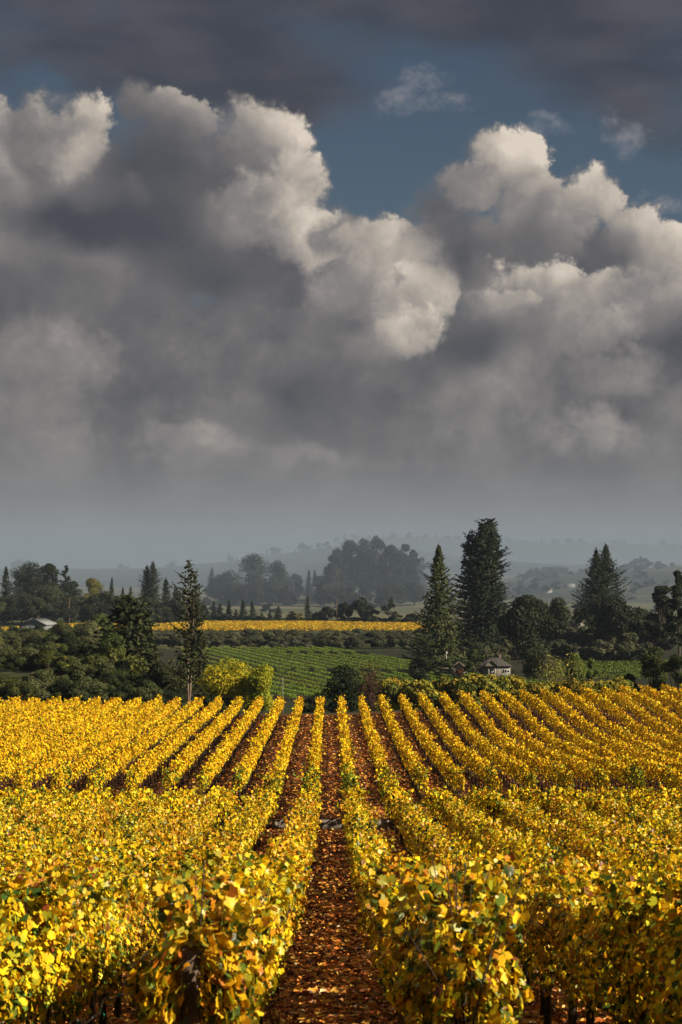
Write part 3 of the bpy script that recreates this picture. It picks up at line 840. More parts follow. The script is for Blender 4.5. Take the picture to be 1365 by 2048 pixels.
def palm(H, W, col):
    crown, wood = Geo(), Geo()
    t = np.linspace(0, 1, 6)
    wood.tube(np.stack([0 * t, 0 * t, H * .72 * t], 1), .42 - .12 * t, 8)
    c = np.array([0, 0, H * .74])
    P, N, A, S = [], [], [], []
    for i in range(70):
        az = rng.uniform(0, 2 * math.pi); el = rng.uniform(-.75, 1.35); L = W / 2 * rng.uniform(.85, 1.1)
        s = np.linspace(.08, 1, 9)
        r = L * s * math.cos(el * .8); z = L * (math.sin(el) * s - .45 * s * s)
        p = c + np.stack([math.cos(az) * r, math.sin(az) * r, z], 1)
        for sd in (-1, 1):
            P.append(p); a = np.gradient(p, axis=0); A.append(a + sd * np.array([-math.sin(az), math.cos(az), -.3]) * .25)
            N.append(np.tile([[-math.sin(az) * sd * .7, math.cos(az) * sd * .7, .6]], (9, 1))); S.append(np.full(9, .95))
        wood.tube(p[:, :], np.linspace(.05, .015, 9), 3, cap=False)
    P = np.concatenate(P)
    crown.leaves(P, np.concatenate(N), np.concatenate(S), tone(col, len(P)), DIAMOND, along=np.concatenate(A))
    return crown, wood

def twiggy(H, W, col, n=700, card=.35, stems=16):
    """open shrub: fan of thin stems carrying scattered leaves"""
    crown, wood = Geo(), Geo()
    P = []
    for i in range(stems):
        az = rng.uniform(0, 2 * math.pi); L = H * rng.uniform(.6, 1.05); sp = W / 2 * rng.uniform(.1, 1)
        q = np.linspace(0, 1, 6)
        pt = np.stack([math.cos(az) * sp * q**1.2, math.sin(az) * sp * q**1.2, L * q**.9], 1) + rng.normal(0, .03, (6, 3)) * H * q[:, None]
        wood.tube(pt, np.linspace(.06, .012, 6), 4, cap=False)
        m = n // stems; s = rng.uniform(.2, 1, m)
        P.append(np.stack([np.interp(s, q, pt[:, k]) for k in range(3)], 1) + rng.normal(0, .05, (m, 3)) * H)
    P = np.concatenate(P)
    crown.leaves(P, rng.normal(0, 1, (len(P), 3)) + np.array([0, 0, .4]), card * rng.uniform(.5, 1.3, len(P)), tone(col, len(P)), FOLDED)
    return crown, wood

def put_tree(name, px, d, parts, label, cat='tree', group=None, mats=('tree', 'tbark'), sink=.15, rz=None, scale=1.0):
    x = at(px, 1200, d).x
    o = empty(name, (x, d, gz1(x, d) - sink), rng.uniform(0, 6.28) if rz is None else rz, label, cat, group)
    o.scale = (scale,) * 3
    crown, wood = parts
    if isinstance(crown, Geo):
        crown = crown.mesh('crown', M[mats[0]]); wood = wood.mesh('trunk', M[mats[1]], True)
    link('crown', crown, o); link('trunk', wood, o)
    return o
def meshes(parts, mats=('tree', 'tbark')):
    return parts[0].mesh('crown', M[mats[0]]), parts[1].mesh('trunk', M[mats[1]], True)
def top_h(px, py, d):
    x = at(px, 1200, d).x
    return at(px, py, d).z - gz1(x, d)
def wid(w, d): return w * d / FPX

NEEDLE = (.026, .036, .019); NEEDLE_L = (.040, .050, .020); DARK = (.026, .033, .014); MID = (.050, .066, .022); OLIVE = (.078, .084, .044)
SAGE = (.075, .08, .045); LIME = (.15, .18, .030); YEL = (.36, .30, .022); GREY = (.060, .068, .048)
NM = ('needle', 'tbark')

def build_trees():
    # ---- the great conifers
    d = 452; put_tree('redwood_tree', 878, d, conifer(top_h(878, 1084, d), wid(170, d), (.050, .062, .022), per=8, prof=.92, droop=.52, up=.48, card=.85, clear=.03, dens=1.5, ragged=.8, gap=.95),
                      'pointed conifer with long up-curved branches standing over the brown-roofed shed', mats=NM)
    d = 560; put_tree('redwood_tree', 970, d, conifer(top_h(962, 1034, d), wid(128, d), NEEDLE, per=8, leaders=[(-.10, 0, 1, .80), (.04, .1, .985, .8), (.20, -.05, .90, .72)], gap=1.0, droop=.40, up=.30, card=1.1, clear=.02, dens=1.3, shapep=lambda t: min(1.0, (1 - t) ** .42 * .98)),
                      'tallest conifer, a broad dark column of several merged spires', mats=NM)
    d = 650; put_tree('redwood_tree', 1205, d, conifer(top_h(1198, 1084, d), wid(112, d), NEEDLE, per=8, leaders=[(-.07, 0, 1, 1), (.12, .05, .955, .85)], gap=.95, droop=.42, up=.45, card=.95, clear=.02, dens=1.3, ragged=.7, shapep=lambda t: min(1.0, (1 - t) * 1.75)),
                      'twin-topped dark conifer rising behind the palm and the round oaks', mats=NM)
    d = 262; put_tree('pine_tree', 377, d, conifer(top_h(375, 1118, d), wid(92, d), (.034, .042, .017), per=4, droop=.12, up=.42, card=.60, dens=.95, ragged=1.0, clear=.24, gap=.85, fill=1.0, thick=.0075, leaders=[(0, 0, 1, 1), (.14, .05, .90, .8)], shapep=lambda t: min(.30 + .9 * t, 1.0) * min(1, (1 - t) * 3.2 + .08)), 'tall thin pine with a long pale bare trunk above the yellow vine rows', mats=('needle', 'pbark'))
    # cedar group on the left
    d = 300; put_tree('cedar_tree', 255, d, conifer(top_h(262, 1192, d), wid(190, d), (.034, .042, .017), per=6, droop=.22, up=.10, card=.95, prof=.55, clear=.05, ragged=.6), 'spreading dark cedar with layered boughs at the edge of the vine rows', mats=NM)
    d = 318; put_tree('cedar_tree', 292, d, conifer(top_h(290, 1222, d), wid(84, d), (.046, .058, .018), per=6, droop=.25, up=.15, card=.8, prof=.6, ragged=.5), 'slimmer greenish cedar leaning against the spreading dark cedar', mats=NM)
    d = 285; put_tree('broadleaf_tree', 222, d, broadleaf(top_h(222, 1262, d), wid(84, d), (.040, .056, .016), 16, .42, 3400, col2=(.085, .10, .022)), 'dark leafy tree with sunlit top in front of the spreading cedar')
    d = 272; put_tree('broadleaf_tree', 262, d, twiggy(top_h(262, 1308, d), wid(80, d), (.10, .11, .022), 1500, .40, 22), 'open twiggy tree with pale stems below the cedars', mats=('tree', 'pbark'))
    d = 268; put_tree('broadleaf_tree', 318, d, broadleaf(top_h(318, 1322, d), wid(80, d), (.034, .042, .015), 14, .45, 2600), 'low dark tree between the cedars and the bare-trunked pine')
    d = 280; put_tree('broadleaf_tree', 362, d, twiggy(top_h(362, 1312, d), wid(76, d), (.055, .062, .02), 1500, .40, 18), 'thin scrubby tree behind the pale pine trunk')
    d = 300; put_tree('pine_tree', 402, d, conifer(top_h(398, 1258, d), wid(52, d), (.040, .046, .018), per=5, droop=.3, up=.1, card=.7, prof=.5, ragged=.6), 'ragged olive conifer behind the pale pine trunk', mats=NM)
    d = 236; put_tree('maple_tree', 458, d, broadleaf(top_h(450, 1311, d), wid(124, d), (.46, .38, .018), 30, .36, 4300, col2=(.27, .27, .02), low=.14, flat=.8), 'bright yellow round-headed tree just beyond the vine crest')
    d = 232; put_tree('maple_tree', 528, d, broadleaf(top_h(528, 1328, d), wid(80, d), (.30, .29, .02), 22, .36, 3000, col2=(.19, .22, .02), low=.15, flat=.9), 'yellow-green round-headed tree beside the bright yellow one')
    d = 240; put_tree('oak_shrub', 688, d, broadleaf(top_h(688, 1326, d), wid(92, d), (.020, .029, .012), 16, .36, 3000, low=.05), 'very dark round bush at the centre of the vine crest', 'shrub')
    d = 234; put_tree('bare_shrub', 738, d, twiggy(top_h(738, 1330, d), wid(66, d), (.060, .026, .018), 1700, .22, 40), 'reddish-brown half bare shrub beside the very dark round bush', 'shrub')
    # broad dark trees round the house
    d = 480; put_tree('oak_tree', 1052, d, broadleaf(top_h(1050, 1190, d), wid(122, d), (.021, .027, .013), 26, .80, 4200, low=.12, flat=.8), 'broad black-green oak right behind the small house')
    d = 600; put_tree('oak_tree', 1118, d, broadleaf(top_h(1118, 1193, d), wid(78, d), (.034, .040, .018), 16, .9, 2400), 'olive-brown rounded oak between the black-green oak and the palm')
    d = 612; put_tree('palm_tree', 1165, d, palm(top_h(1165, 1196, d), wid(40, d), (.030, .040, .020)), 'dark palm with a dense drooping head under the twin-topped conifer', mats=NM)
    d = 555; put_tree('oak_tree', 1222, d, broadleaf(top_h(1228, 1190, d), wid(98, d), (.022, .030, .014), 22, .9, 3600, low=.3), 'large dark round oak below the twin-topped conifer')
    d = 570; put_tree('oak_tree', 1280, d, broadleaf(top_h(1280, 1213, d), wid(72, d), (.028, .036, .017), 16, .9, 2400), 'dull green oak right of the large dark round one')
    d = 520; put_tree('oak_tree', 1322, d, broadleaf(top_h(1322, 1170, d), wid(66, d), (.024, .031, .016), 16, .85, 2600, low=.12), 'tall dark oak with an open base near the frame-side pine')
    d = 440; put_tree('pine_tree', 1358, d, pine(top_h(1358, 1142, d), wid(74, d), NEEDLE, bare=.30, pads=44, card=.8, n=7000, wobble=.08), 'crooked dark pine cut by the right border of the view', mats=NM)
    d = 262; put_tree('laurel_shrub', 1305, d, broadleaf(top_h(1302, 1294, d), wid(66, d), (.050, .068, .020), 16, .36, 3000, low=.03, flat=1.0), 'tall fresh green shrub standing right behind the vine crest', 'shrub')
    d = 258; put_tree('laurel_shrub', 1352, d, broadleaf(top_h(1352, 1305, d), wid(66, d), (.042, .058, .018), 14, .36, 2600, low=.03), 'dark green shrub at the right border behind the vine crest', 'shrub')
    d = 262; put_tree('laurel_shrub', 1258, d, broadleaf(top_h(1252, 1345, d), wid(54, d), (.030, .040, .016), 10, .36, 1500, low=.03), 'low dark shrub beside the tall fresh green one', 'shrub')
    d = 330; put_tree('willow_tree', 1148, d, broadleaf(top_h(1148, 1305, d), wid(58, d), (.115, .145, .026), 14, .40, 2600, low=.02, droopy=.35, flat=1.0), 'lime green weeping tree in front of the far green vineyard')
    d = 325; put_tree('willow_tree', 1184, d, broadleaf(top_h(1184, 1315, d), wid(36, d), (.105, .135, .026), 9, .36, 1500, low=.02, droopy=.35, flat=1.0), 'smaller lime green weeping tree at the bigger one\'s side')
    d = 400; put_tree('olive_tree', 1076, d, broadleaf(top_h(1076, 1290, d), wid(82, d), (.052, .064, .032), 14, .55, 2200), 'rounded grey-green tree right of the small house')
    d = 262; put_tree('elder_shrub', 1112, d, twiggy(top_h(1112, 1312, d), wid(96, d), (.24, .23, .05), 1500, .26, 44), 'straggly yellowish shrub with bare pale twig tips', 'shrub', mats=('tree', 'pbark'))
    d = 418; put_tree('fruit_tree', 948, d, broadleaf(top_h(948, 1296, d), wid(44, d), (.050, .075, .022), 10, .5, 1100), 'small green tree between the shed and the small house')
    d = 424; put_tree('rust_shrub', 922, d, broadleaf(top_h(922, 1334, d), wid(30, d), (.075, .036, .018), 8, .4, 700), 'rust-brown shrub in front of the brown-roofed shed', 'shrub')
    d = 440; put_tree('fruit_tree', 898, d, broadleaf(top_h(898, 1316, d), wid(34, d), (.070, .090, .022), 8, .45, 700), 'small yellow-green tree behind the brown-roofed shed')
    d = 404; put_tree('oak_shrub', 840, d, broadleaf(top_h(838, 1310, d), wid(56, d), (.020, .028, .013), 12, .5, 1500, low=.02), 'dark bush at the foot of the pointed conifer', 'shrub')
    # hedge of shrubs right behind the crest, each its own
    hs = [meshes(broadleaf(3.6, 4.2, c, 9, .30, 1300, low=.02, col2=c2)) for c, c2 in (((.21, .19, .024), (.11, .13, .022)), ((.15, .16, .024), (.26, .20, .02)), ((.10, .13, .022), (.18, .17, .022)), ((.22, .18, .022), (.10, .12, .02)))]
    for i, px in enumerate(np.linspace(770, 1240, 25)):
        dd = 246 + rng.uniform(-4, 4)
        put_tree('hedge_shrub', px, dd, hs[i % 4], 'yellow-green shrub of the low hedge running below the small house', 'shrub', 'shrubs of the low hedge', scale=top_h(px, 1356 + rng.uniform(-5, 5) + 3 * math.sin(px / 40) + 4 * (px > 1150) - 5 * (880 < px < 1040), dd) / 3.6 * rng.uniform(.92, 1.04))
    # ---- orchard of rounded grey-green trees in rows behind the green vineyard
    ob = [meshes(broadleaf(5.6, 7.0, c, 12, .62, 1500, low=.03, flat=.8, col2=c2)) for c, c2 in ((OLIVE, GREY), ((.060, .068, .034), OLIVE), ((.085, .088, .050), OLIVE), ((.046, .056, .026), (.07, .075, .04)))]
    for d, y0, xs in ((648, 1264, np.linspace(318, 842, 19)), (695, 1259, np.linspace(330, 850, 19)), (748, 1256, np.linspace(300, 846, 18))):
        for px in xs:
            px = px + rng.uniform(-8, 8); dd = d + rng.uniform(-9, 9)
            put_tree('orchard_tree', px, dd, ob[rng.integers(4)], 'rounded grey-green orchard tree between the green vineyard and the yellow field', 'tree', 'orchard trees below the yellow field', scale=top_h(px, y0 + {648: 5, 695: 4, 748: 3}[d] + rng.uniform(-3, 5), dd) / 5.6).scale.xy = (1.25 * rng.uniform(.9, 1.15),) * 2
    for d, y0, a, b, n in ((560, 1262, 890, 1290, 17), (600, 1250, 900, 1300, 16), (650, 1243, 905, 1290, 15), (520, 1284, 880, 1010, 6), (530, 1280, 1100, 1290, 8)):
        for px in np.linspace(a, b, n):
            px = px + rng.uniform(-8, 8); dd = d + rng.uniform(-9, 9)
            put_tree('olive_tree', px, dd, ob[rng.integers(4)], 'rounded olive tree on the slope around the conifers and the palm', 'tree', 'olive trees on the slope by the conifers', scale=top_h(px, y0 + rng.uniform(-3, 9), dd) / 5.6)
    # ---- left hand thicket of bushes, front to back
    lb = [meshes(broadleaf(6.0, 7.6, c, 13, .42, 2600, low=.02, col2=c2, flat=.85)) for c, c2 in (((.070, .080, .034), (.10, .105, .048)), ((.044, .056, .020), (.070, .082, .030)), ((.090, .10, .026), (.045, .060, .016)), ((.020, .030, .010), (.038, .054, .014)), ((.066, .085, .020), (.15, .155, .030)))]
    bush = [(18, 1352, 80, 265, 2, 'sage green'), (-45, 1330, 80, 300, 1, 'broad dull'), (-40, 1275, 80, 400, 3, 'wide dark'), (-30, 1255, 70, 500, 0, 'greyish'), (28, 1318, 60, 300, 4, 'yellow-green'), (66, 1328, 70, 292, 3, 'black-green'), (110, 1338, 76, 276, 3, 'shadowed green'), (150, 1330, 60, 282, 4, 'tufted light green'),
            (180, 1352, 60, 268, 3, 'low dark'), (60, 1294, 62, 340, 0, 'pale olive'), (100, 1282, 66, 372, 1, 'dull olive'), (138, 1262, 74, 400, 3, 'deep green'), (176, 1240, 66, 440, 0, 'grey-topped'),
            (118, 1240, 56, 470, 1, 'feathery olive'), (25, 1266, 60, 430, 1, 'brownish olive'), (66, 1259, 64, 470, 0, 'silvery olive'), (44, 1256, 40, 620, 1, 'dusky olive'), (8, 1286, 50, 390, 0, 'rough olive'), (205, 1225, 70, 480, 4, 'sunlit olive'), (150, 1290, 60, 345, 3, 'dense black-green'),
            (95, 1308, 50, 312, 2, 'scrubby pale'), (22, 1262, 44, 560, 1, 'small olive'), (4, 1260, 40, 600, 0, 'small sage'), (235, 1268, 70, 360, 3, 'dim green'), (90, 1262, 40, 520, 4, 'bright-tipped'), (190, 1290, 60, 330, 1, 'tangled olive')]
    for px, yt, w, d, k, word in bush:
        H = top_h(px, yt, d); o = put_tree('thicket_bush', px, d, lb[k], f'{word} bush of the left thicket' + (' just behind the vine crest' if d < 300 else ' below the grey-roofed house' if d < 480 else ' beside the grey-roofed house'), 'bush', 'bushes of the left thicket')
        s = wid(w, d) / 7.6; o.scale = (s, s, H / 6.0)
    for i in range(185):
        px = rng.uniform(-90, 345); d = 244 + 360 * rng.uniform(0, 1) ** 1.3; k = int(rng.choice([0, 1, 2, 3, 3, 1, 4]))
        if px > 190: d = rng.uniform(244, 330); k = int(rng.choice([1, 3, 3]))
        o = put_tree('scrub_bush', px, d, lb[k], 'low rounded bush of the scrub covering the left hillside', 'bush', 'scrub bushes on the left hillside')
        s = rng.uniform(.42, .76) * (1 if d < 400 else 1.25); o.scale = (s * 1.15, s * 1.15, s * rng.uniform(.8, 1.1))
    for i in range(16):
        px = rng.uniform(300, 640) if i < 9 else rng.uniform(1250, 1480); d = rng.uniform(228, 262)
        o = put_tree('scrub_bush', px, d, lb[3], 'low dark bush half sunk behind the vine crest', 'bush', 'dark bushes sunk behind the vine crest')
        s = rng.uniform(.42, .6); o.scale = (s * 1.2, s * 1.2, s)
    # ---- dark wood on the far left and its neighbours
    L = [('conifer', 12, 1131, 46, 690, 'dark ragged conifer at the left border of the view'), ('pine', 62, 1121, 92, 760, 'broad black umbrella-headed pine, highest of the left wood'), ('pine', 98, 1126, 48, 770, 'round-topped black pine beside the highest umbrella pine'),
         ('pine2', 132, 1132, 52, 740, 'open-branched black pine with several tops'), ('leaf', 45, 1180, 80, 690, 'grey-green rounded tree below the umbrella pine'), ('leaf2', 100, 1168, 84, 700, 'mid-green full tree in the middle of the left wood'),
         ('leaf2', 78, 1198, 60, 660, 'light green smaller tree near the grey-roofed house'), ('leaf', 142, 1160, 60, 720, 'dark leafy tree behind the pole of the left wood'), ('gold', 182, 1155, 60, 730, 'yellowish thin-leaved tree at the edge of the left wood'),
         ('pine', 208, 1180, 60, 690, 'brownish green tree right of the yellowish one'), ('con2', 224, 1154, 26, 740, 'narrow dark spruce beyond the yellowish tree'), ('con2', 246, 1174, 24, 770, 'small narrow spruce near the double-topped fir'),
         ('con3', 262, 1172, 26, 900, 'pale hazy spruce left of the double-topped fir'), ('fir', 300, 1121, 58, 640, 'big dark fir with a spiky double top'), ('fir', 332, 1155, 44, 655, 'shorter dark fir at the big fir\'s side'), ('fir', 352, 1172, 40, 665, 'dark fir half hidden by the pale-trunked pine'),
         ('leaf', 275, 1215, 60, 560, 'dark rounded tree under the big spiky fir'), ('leaf', 322, 1212, 70, 600, 'shadowy tree in front of the shorter fir'), ('leaf', 180, 1196, 70, 640, 'black-green tree at the foot of the yellowish one'), ('leaf', 10, 1190, 60, 650, 'dark low tree at the left border'),
         ('fir', 392, 1178, 40, 680, 'dark fir right of the pale-trunked pine'), ('leaf', 395, 1205, 50, 640, 'dark bushy tree right of the pale pine trunk')]
    words_ = ['dusky', 'inky', 'murky', 'smoky', 'sooty', 'shaded', 'gloomy', 'mossy', 'deep olive', 'blackish', 'bottle green', 'dull green', 'dim', 'dark jade']
    for i, px in enumerate(np.linspace(2, 345, 14)):
        L.append(('leaf' if i % 3 else 'leaf2', px + rng.uniform(-5, 5), rng.uniform(1188, 1212), rng.uniform(44, 62), rng.uniform(560, 640), f'{words_[i]} low tree filling the foot of the left wood'))
    for kind, px, yt, w, d, lab in L:
        d = 968 + (d - 560) * .3
        H = top_h(px, yt, d); W = wid(w, d)
        if kind in ('conifer', 'fir', 'con2', 'con3'):
            c = {'conifer': NEEDLE, 'fir': NEEDLE, 'con2': (.030, .038, .02), 'con3': GREY}[kind]
            p = conifer(H, W, c, per=6, droop=.2, up=.25, card=.95, prof=.65, ragged=.55, lead=2 if yt == 1121 else 1); put_tree('fir_tree' if kind == 'fir' else 'spruce_tree', px, d, p, lab, mats=NM)
        elif kind in ('pine', 'pine2'):
            p = broadleaf(H, W, (.022, .029, .014) if yt != 1180 else (.045, .046, .018), 20, .85, 3000, trunk=.35, low=.22, flat=.75) if kind == 'pine' else pine(H, W, (.022, .029, .015), .4, 30, 1.0, 2200)
            put_tree('pine_tree', px, d, p, lab)
        else:
            c = {'leaf': (.026, .034, .018), 'leaf2': (.050, .062, .028), 'gold': (.12, .11, .03)}[kind]
            put_tree('broadleaf_tree', px, d, broadleaf(H, W, c, 16, .85, 2600, low=.05), lab)
    # ---- line of small conifers and bushes beyond the yellow field
    for px, yt, w, d, lab in ((428, 1202, 20, 1050, 'first dark spruce of the line, nearest the pale pine'), (441, 1206, 20, 1055, 'second dark spruce touching the first of the line'), (458, 1200, 22, 1050, 'slightly taller spruce third in the line'),
                              (486, 1199, 26, 1045, 'full-skirted spruce in the middle of the line'), (505, 1201, 22, 1050, 'slim pointed spruce next to the full-skirted one'), (472, 1218, 20, 1060, 'short spruce hidden between taller ones'),
                              (557, 1212, 26, 1060, 'greyish open spruce standing apart from the line'), (616, 1193, 20, 1040, 'sharply pointed black spruce standing alone in mid-field'), (540, 1222, 16, 1065, 'tiny spruce left of the greyish one'), (524, 1226, 18, 1058, 'stunted spruce at the end of the line'),
                              (412, 1210, 24, 1040, 'dark spruce at the start of the line')):
        put_tree('spruce_tree', px, d, conifer(top_h(px, yt, d), wid(w, d), (.024, .034, .020), per=6, droop=.2, up=.15, card=.9, prof=.75), lab, mats=NM)
    sb = [meshes(broadleaf(6, 8, c, 10, .8, 1000, low=.02)) for c in ((.024, .033, .018), (.035, .042, .02), (.15, .14, .05))]
    for px, yt, w, d, k, lab in ((445, 1226, 60, 1045, 0, 'low dark bush under the first spruces'), (505, 1230, 70, 1048, 0, 'low dark bush under the slim spruce'), (590, 1224, 46, 1050, 2, 'pale yellowish bush left of the lone black spruce'), (642, 1222, 40, 1030, 1, 'dull bush right of the lone black spruce'),
                                (655, 1212, 34, 1020, 0, 'dark rounded bush beside the tall utility pole'), (690, 1204, 40, 1010, 0, 'black rounded tree right of the utility pole'), (722, 1195, 50, 1000, 0, 'taller black rounded tree between the pole and the pale-limbed pine'),
                                (748, 1218, 46, 990, 1, 'brownish bush left of the pale-limbed pine'), (796, 1228, 40, 985, 1, 'olive bush under the pale-limbed pine'), (826, 1226, 40, 980, 0, 'dark rounded bush left of the pointed conifer'), (560, 1236, 60, 1045, 0, 'dark strip of bush under the greyish spruce'),
                                (615, 1236, 60, 1040, 0, 'dark strip of bush under the lone spruce'), (770, 1236, 60, 990, 0, 'dark strip of bush under the pale-limbed pine'), (710, 1234, 70, 1000, 0, 'dark strip of bush under the black rounded trees'), (475, 1236, 80, 1046, 0, 'dark strip of bush in mid spruce line'), (400, 1232, 60, 1040, 0, 'dark strip of bush at the line start')):
        o = put_tree('field_bush', px, d, sb[k], lab, 'bush', 'bushes beyond the yellow field'); s = wid(w, d) / 8; o.scale = (s, s, top_h(px, yt, d) / 6)
    d = 985; put_tree('pine_tree', 782, d, pine(top_h(782, 1196, d), wid(46, d), (.032, .042, .022), .35, 14, 1.1, 900), 'flat-topped pine with pale limbs beyond the yellow field', mats=('needle', 'pbark'))
    # ---- trees standing in the mist
    E = [(672, 1098, 46, 1400), (700, 1082, 56, 1420), (728, 1078, 52, 1410), (754, 1073, 50, 1430), (782, 1090, 50, 1400), (812, 1089, 46, 1420), (826, 1100, 30, 1430), (662, 1128, 40, 1380), (690, 1100, 50, 1440), (740, 1092, 60, 1450), (800, 1100, 50, 1460)]
    for i, (px, yt, w, d) in enumerate(E):
        c, wd = broadleaf(top_h(px, yt, d), wid(w, d), (.020, .026, .020), 24, 1.5, 2000, trunk=.35, low=.10, flat=1.0)
        put_tree('eucalyptus_tree', px, d, (c, wd), 'tall eucalyptus merged in the big misty grove', 'tree', 'eucalyptus grove in the mist')
    Fm = [('c', 424, 1135, 26, 1500, 'misty pointed conifer left of the domed misty tree'), ('b', 508, 1107, 72, 1380, 'big domed tree standing in the mist'), ('b', 556, 1122, 46, 1400, 'narrower tree joined to the big domed misty tree'), ('b', 462, 1140, 60, 1420, 'low misty tree left of the domed one'), ('b', 440, 1150, 50, 1430, 'misty shrubby tree beside the pointed conifer'),
          ('b', 590, 1148, 34, 1450, 'misty tree above the pale farmhouse'), ('c', 618, 1139, 20, 1460, 'misty spruce, first of a pair near the farmhouse'), ('c', 630, 1140, 20, 1465, 'misty spruce, second of a pair near the farmhouse'), ('b', 645, 1150, 40, 1440, 'misty tree between the spruces and the grove'), ('b', 500, 1166, 60, 1350, 'pale misty bush under the domed tree'),
          ('b', 545, 1160, 60, 1370, 'misty bush right under the domed tree'), ('b', 575, 1172, 40, 1350, 'low misty bush by the farmhouse'), ('b', 845, 1115, 24, 1600, 'faint misty tree right of the big grove'), ('b', 700, 1172, 90, 1330, 'misty scrub below the big grove'), ('b', 780, 1168, 90, 1340, 'misty scrub at the right foot of the big grove'),
          ('b', 830, 1165, 60, 1360, 'misty scrub beside the pointed conifer top'), ('b', 460, 1168, 50, 1360, 'low misty bush at the left of the mist'), ('b', 650, 1166, 50, 1340, 'misty bush left of the grove foot')]
    for kind, px, yt, w, d, lab in Fm:
        H = top_h(px, yt, d); W = wid(w, d)
        p = conifer(H, W, NEEDLE, per=5, card=1.6, prof=.7, droop=.2, up=.1) if kind == 'c' else broadleaf(H, W * 1.15, (.024, .031, .022), 26, 1.4, 1600, low=.0, trunk=.12, flat=.95)
        put_tree('misty_conifer' if kind == 'c' else 'misty_tree', px, d, p, lab)
build_trees()

# ------------------------------------------------------------------ hills behind
def hill_material():
    m, g = new_mat('hill_cover')
    pos = g.new('ShaderNodeNewGeometry').outputs['Position']
    n, _ = g.noise(g.vm('MULTIPLY', pos, (1, .5, 1)), .006, 5.0, .55)
    n2, _ = g.noise(pos, .05, 4.0, .6)
    f = g.ramp(n, [(.32, (.020, .028, .020)), (.48, (.030, .038, .026)), (.54, (.085, .085, .058)), (.60, (.050, .056, .036)), (.68, (.022, .030, .020))])
    f = g.mix(g.step(n2, .42, .62), f, (.028, .036, .02))
    b = g.new('ShaderNodeBsdfPrincipled'); g.put(b.inputs['Base Color'], f); b.inputs['Roughness'].default_value = .95; b.inputs['Specular IOR Level'].default_value = .1
    finish(g, b.outputs[0]); return m
HILLS = [(1800, 420, [(500, 1240), (850, 1200), (950, 1172), (1030, 1155), (1100, 1148), (1200, 1143), (1300, 1136), (1365, 1131), (1700, 1125), (2200, 1120)]),
         (2500, 700, [(-900, 1150), (-300, 1140), (0, 1138), (150, 1139), (250, 1140), (330, 1135), (400, 1131), (470, 1120), (560, 1110), (640, 1096), (700, 1087), (780, 1092), (900, 1115), (1100, 1130), (1500, 1128), (2200, 1130)]),
         (3700, 900, [(-900, 1135), (300, 1136), (560, 1116), (640, 1096), (690, 1081), (800, 1075), (900, 1083), (1050, 1085), (1200, 1090), (1365, 1093), (1600, 1088), (2200, 1095)])]
def ridge(k, px):
    d, dep, pts = HILLS[k]
    return d, float(np.interp(px, [p[0] for p in pts], [p[1] for p in pts]))
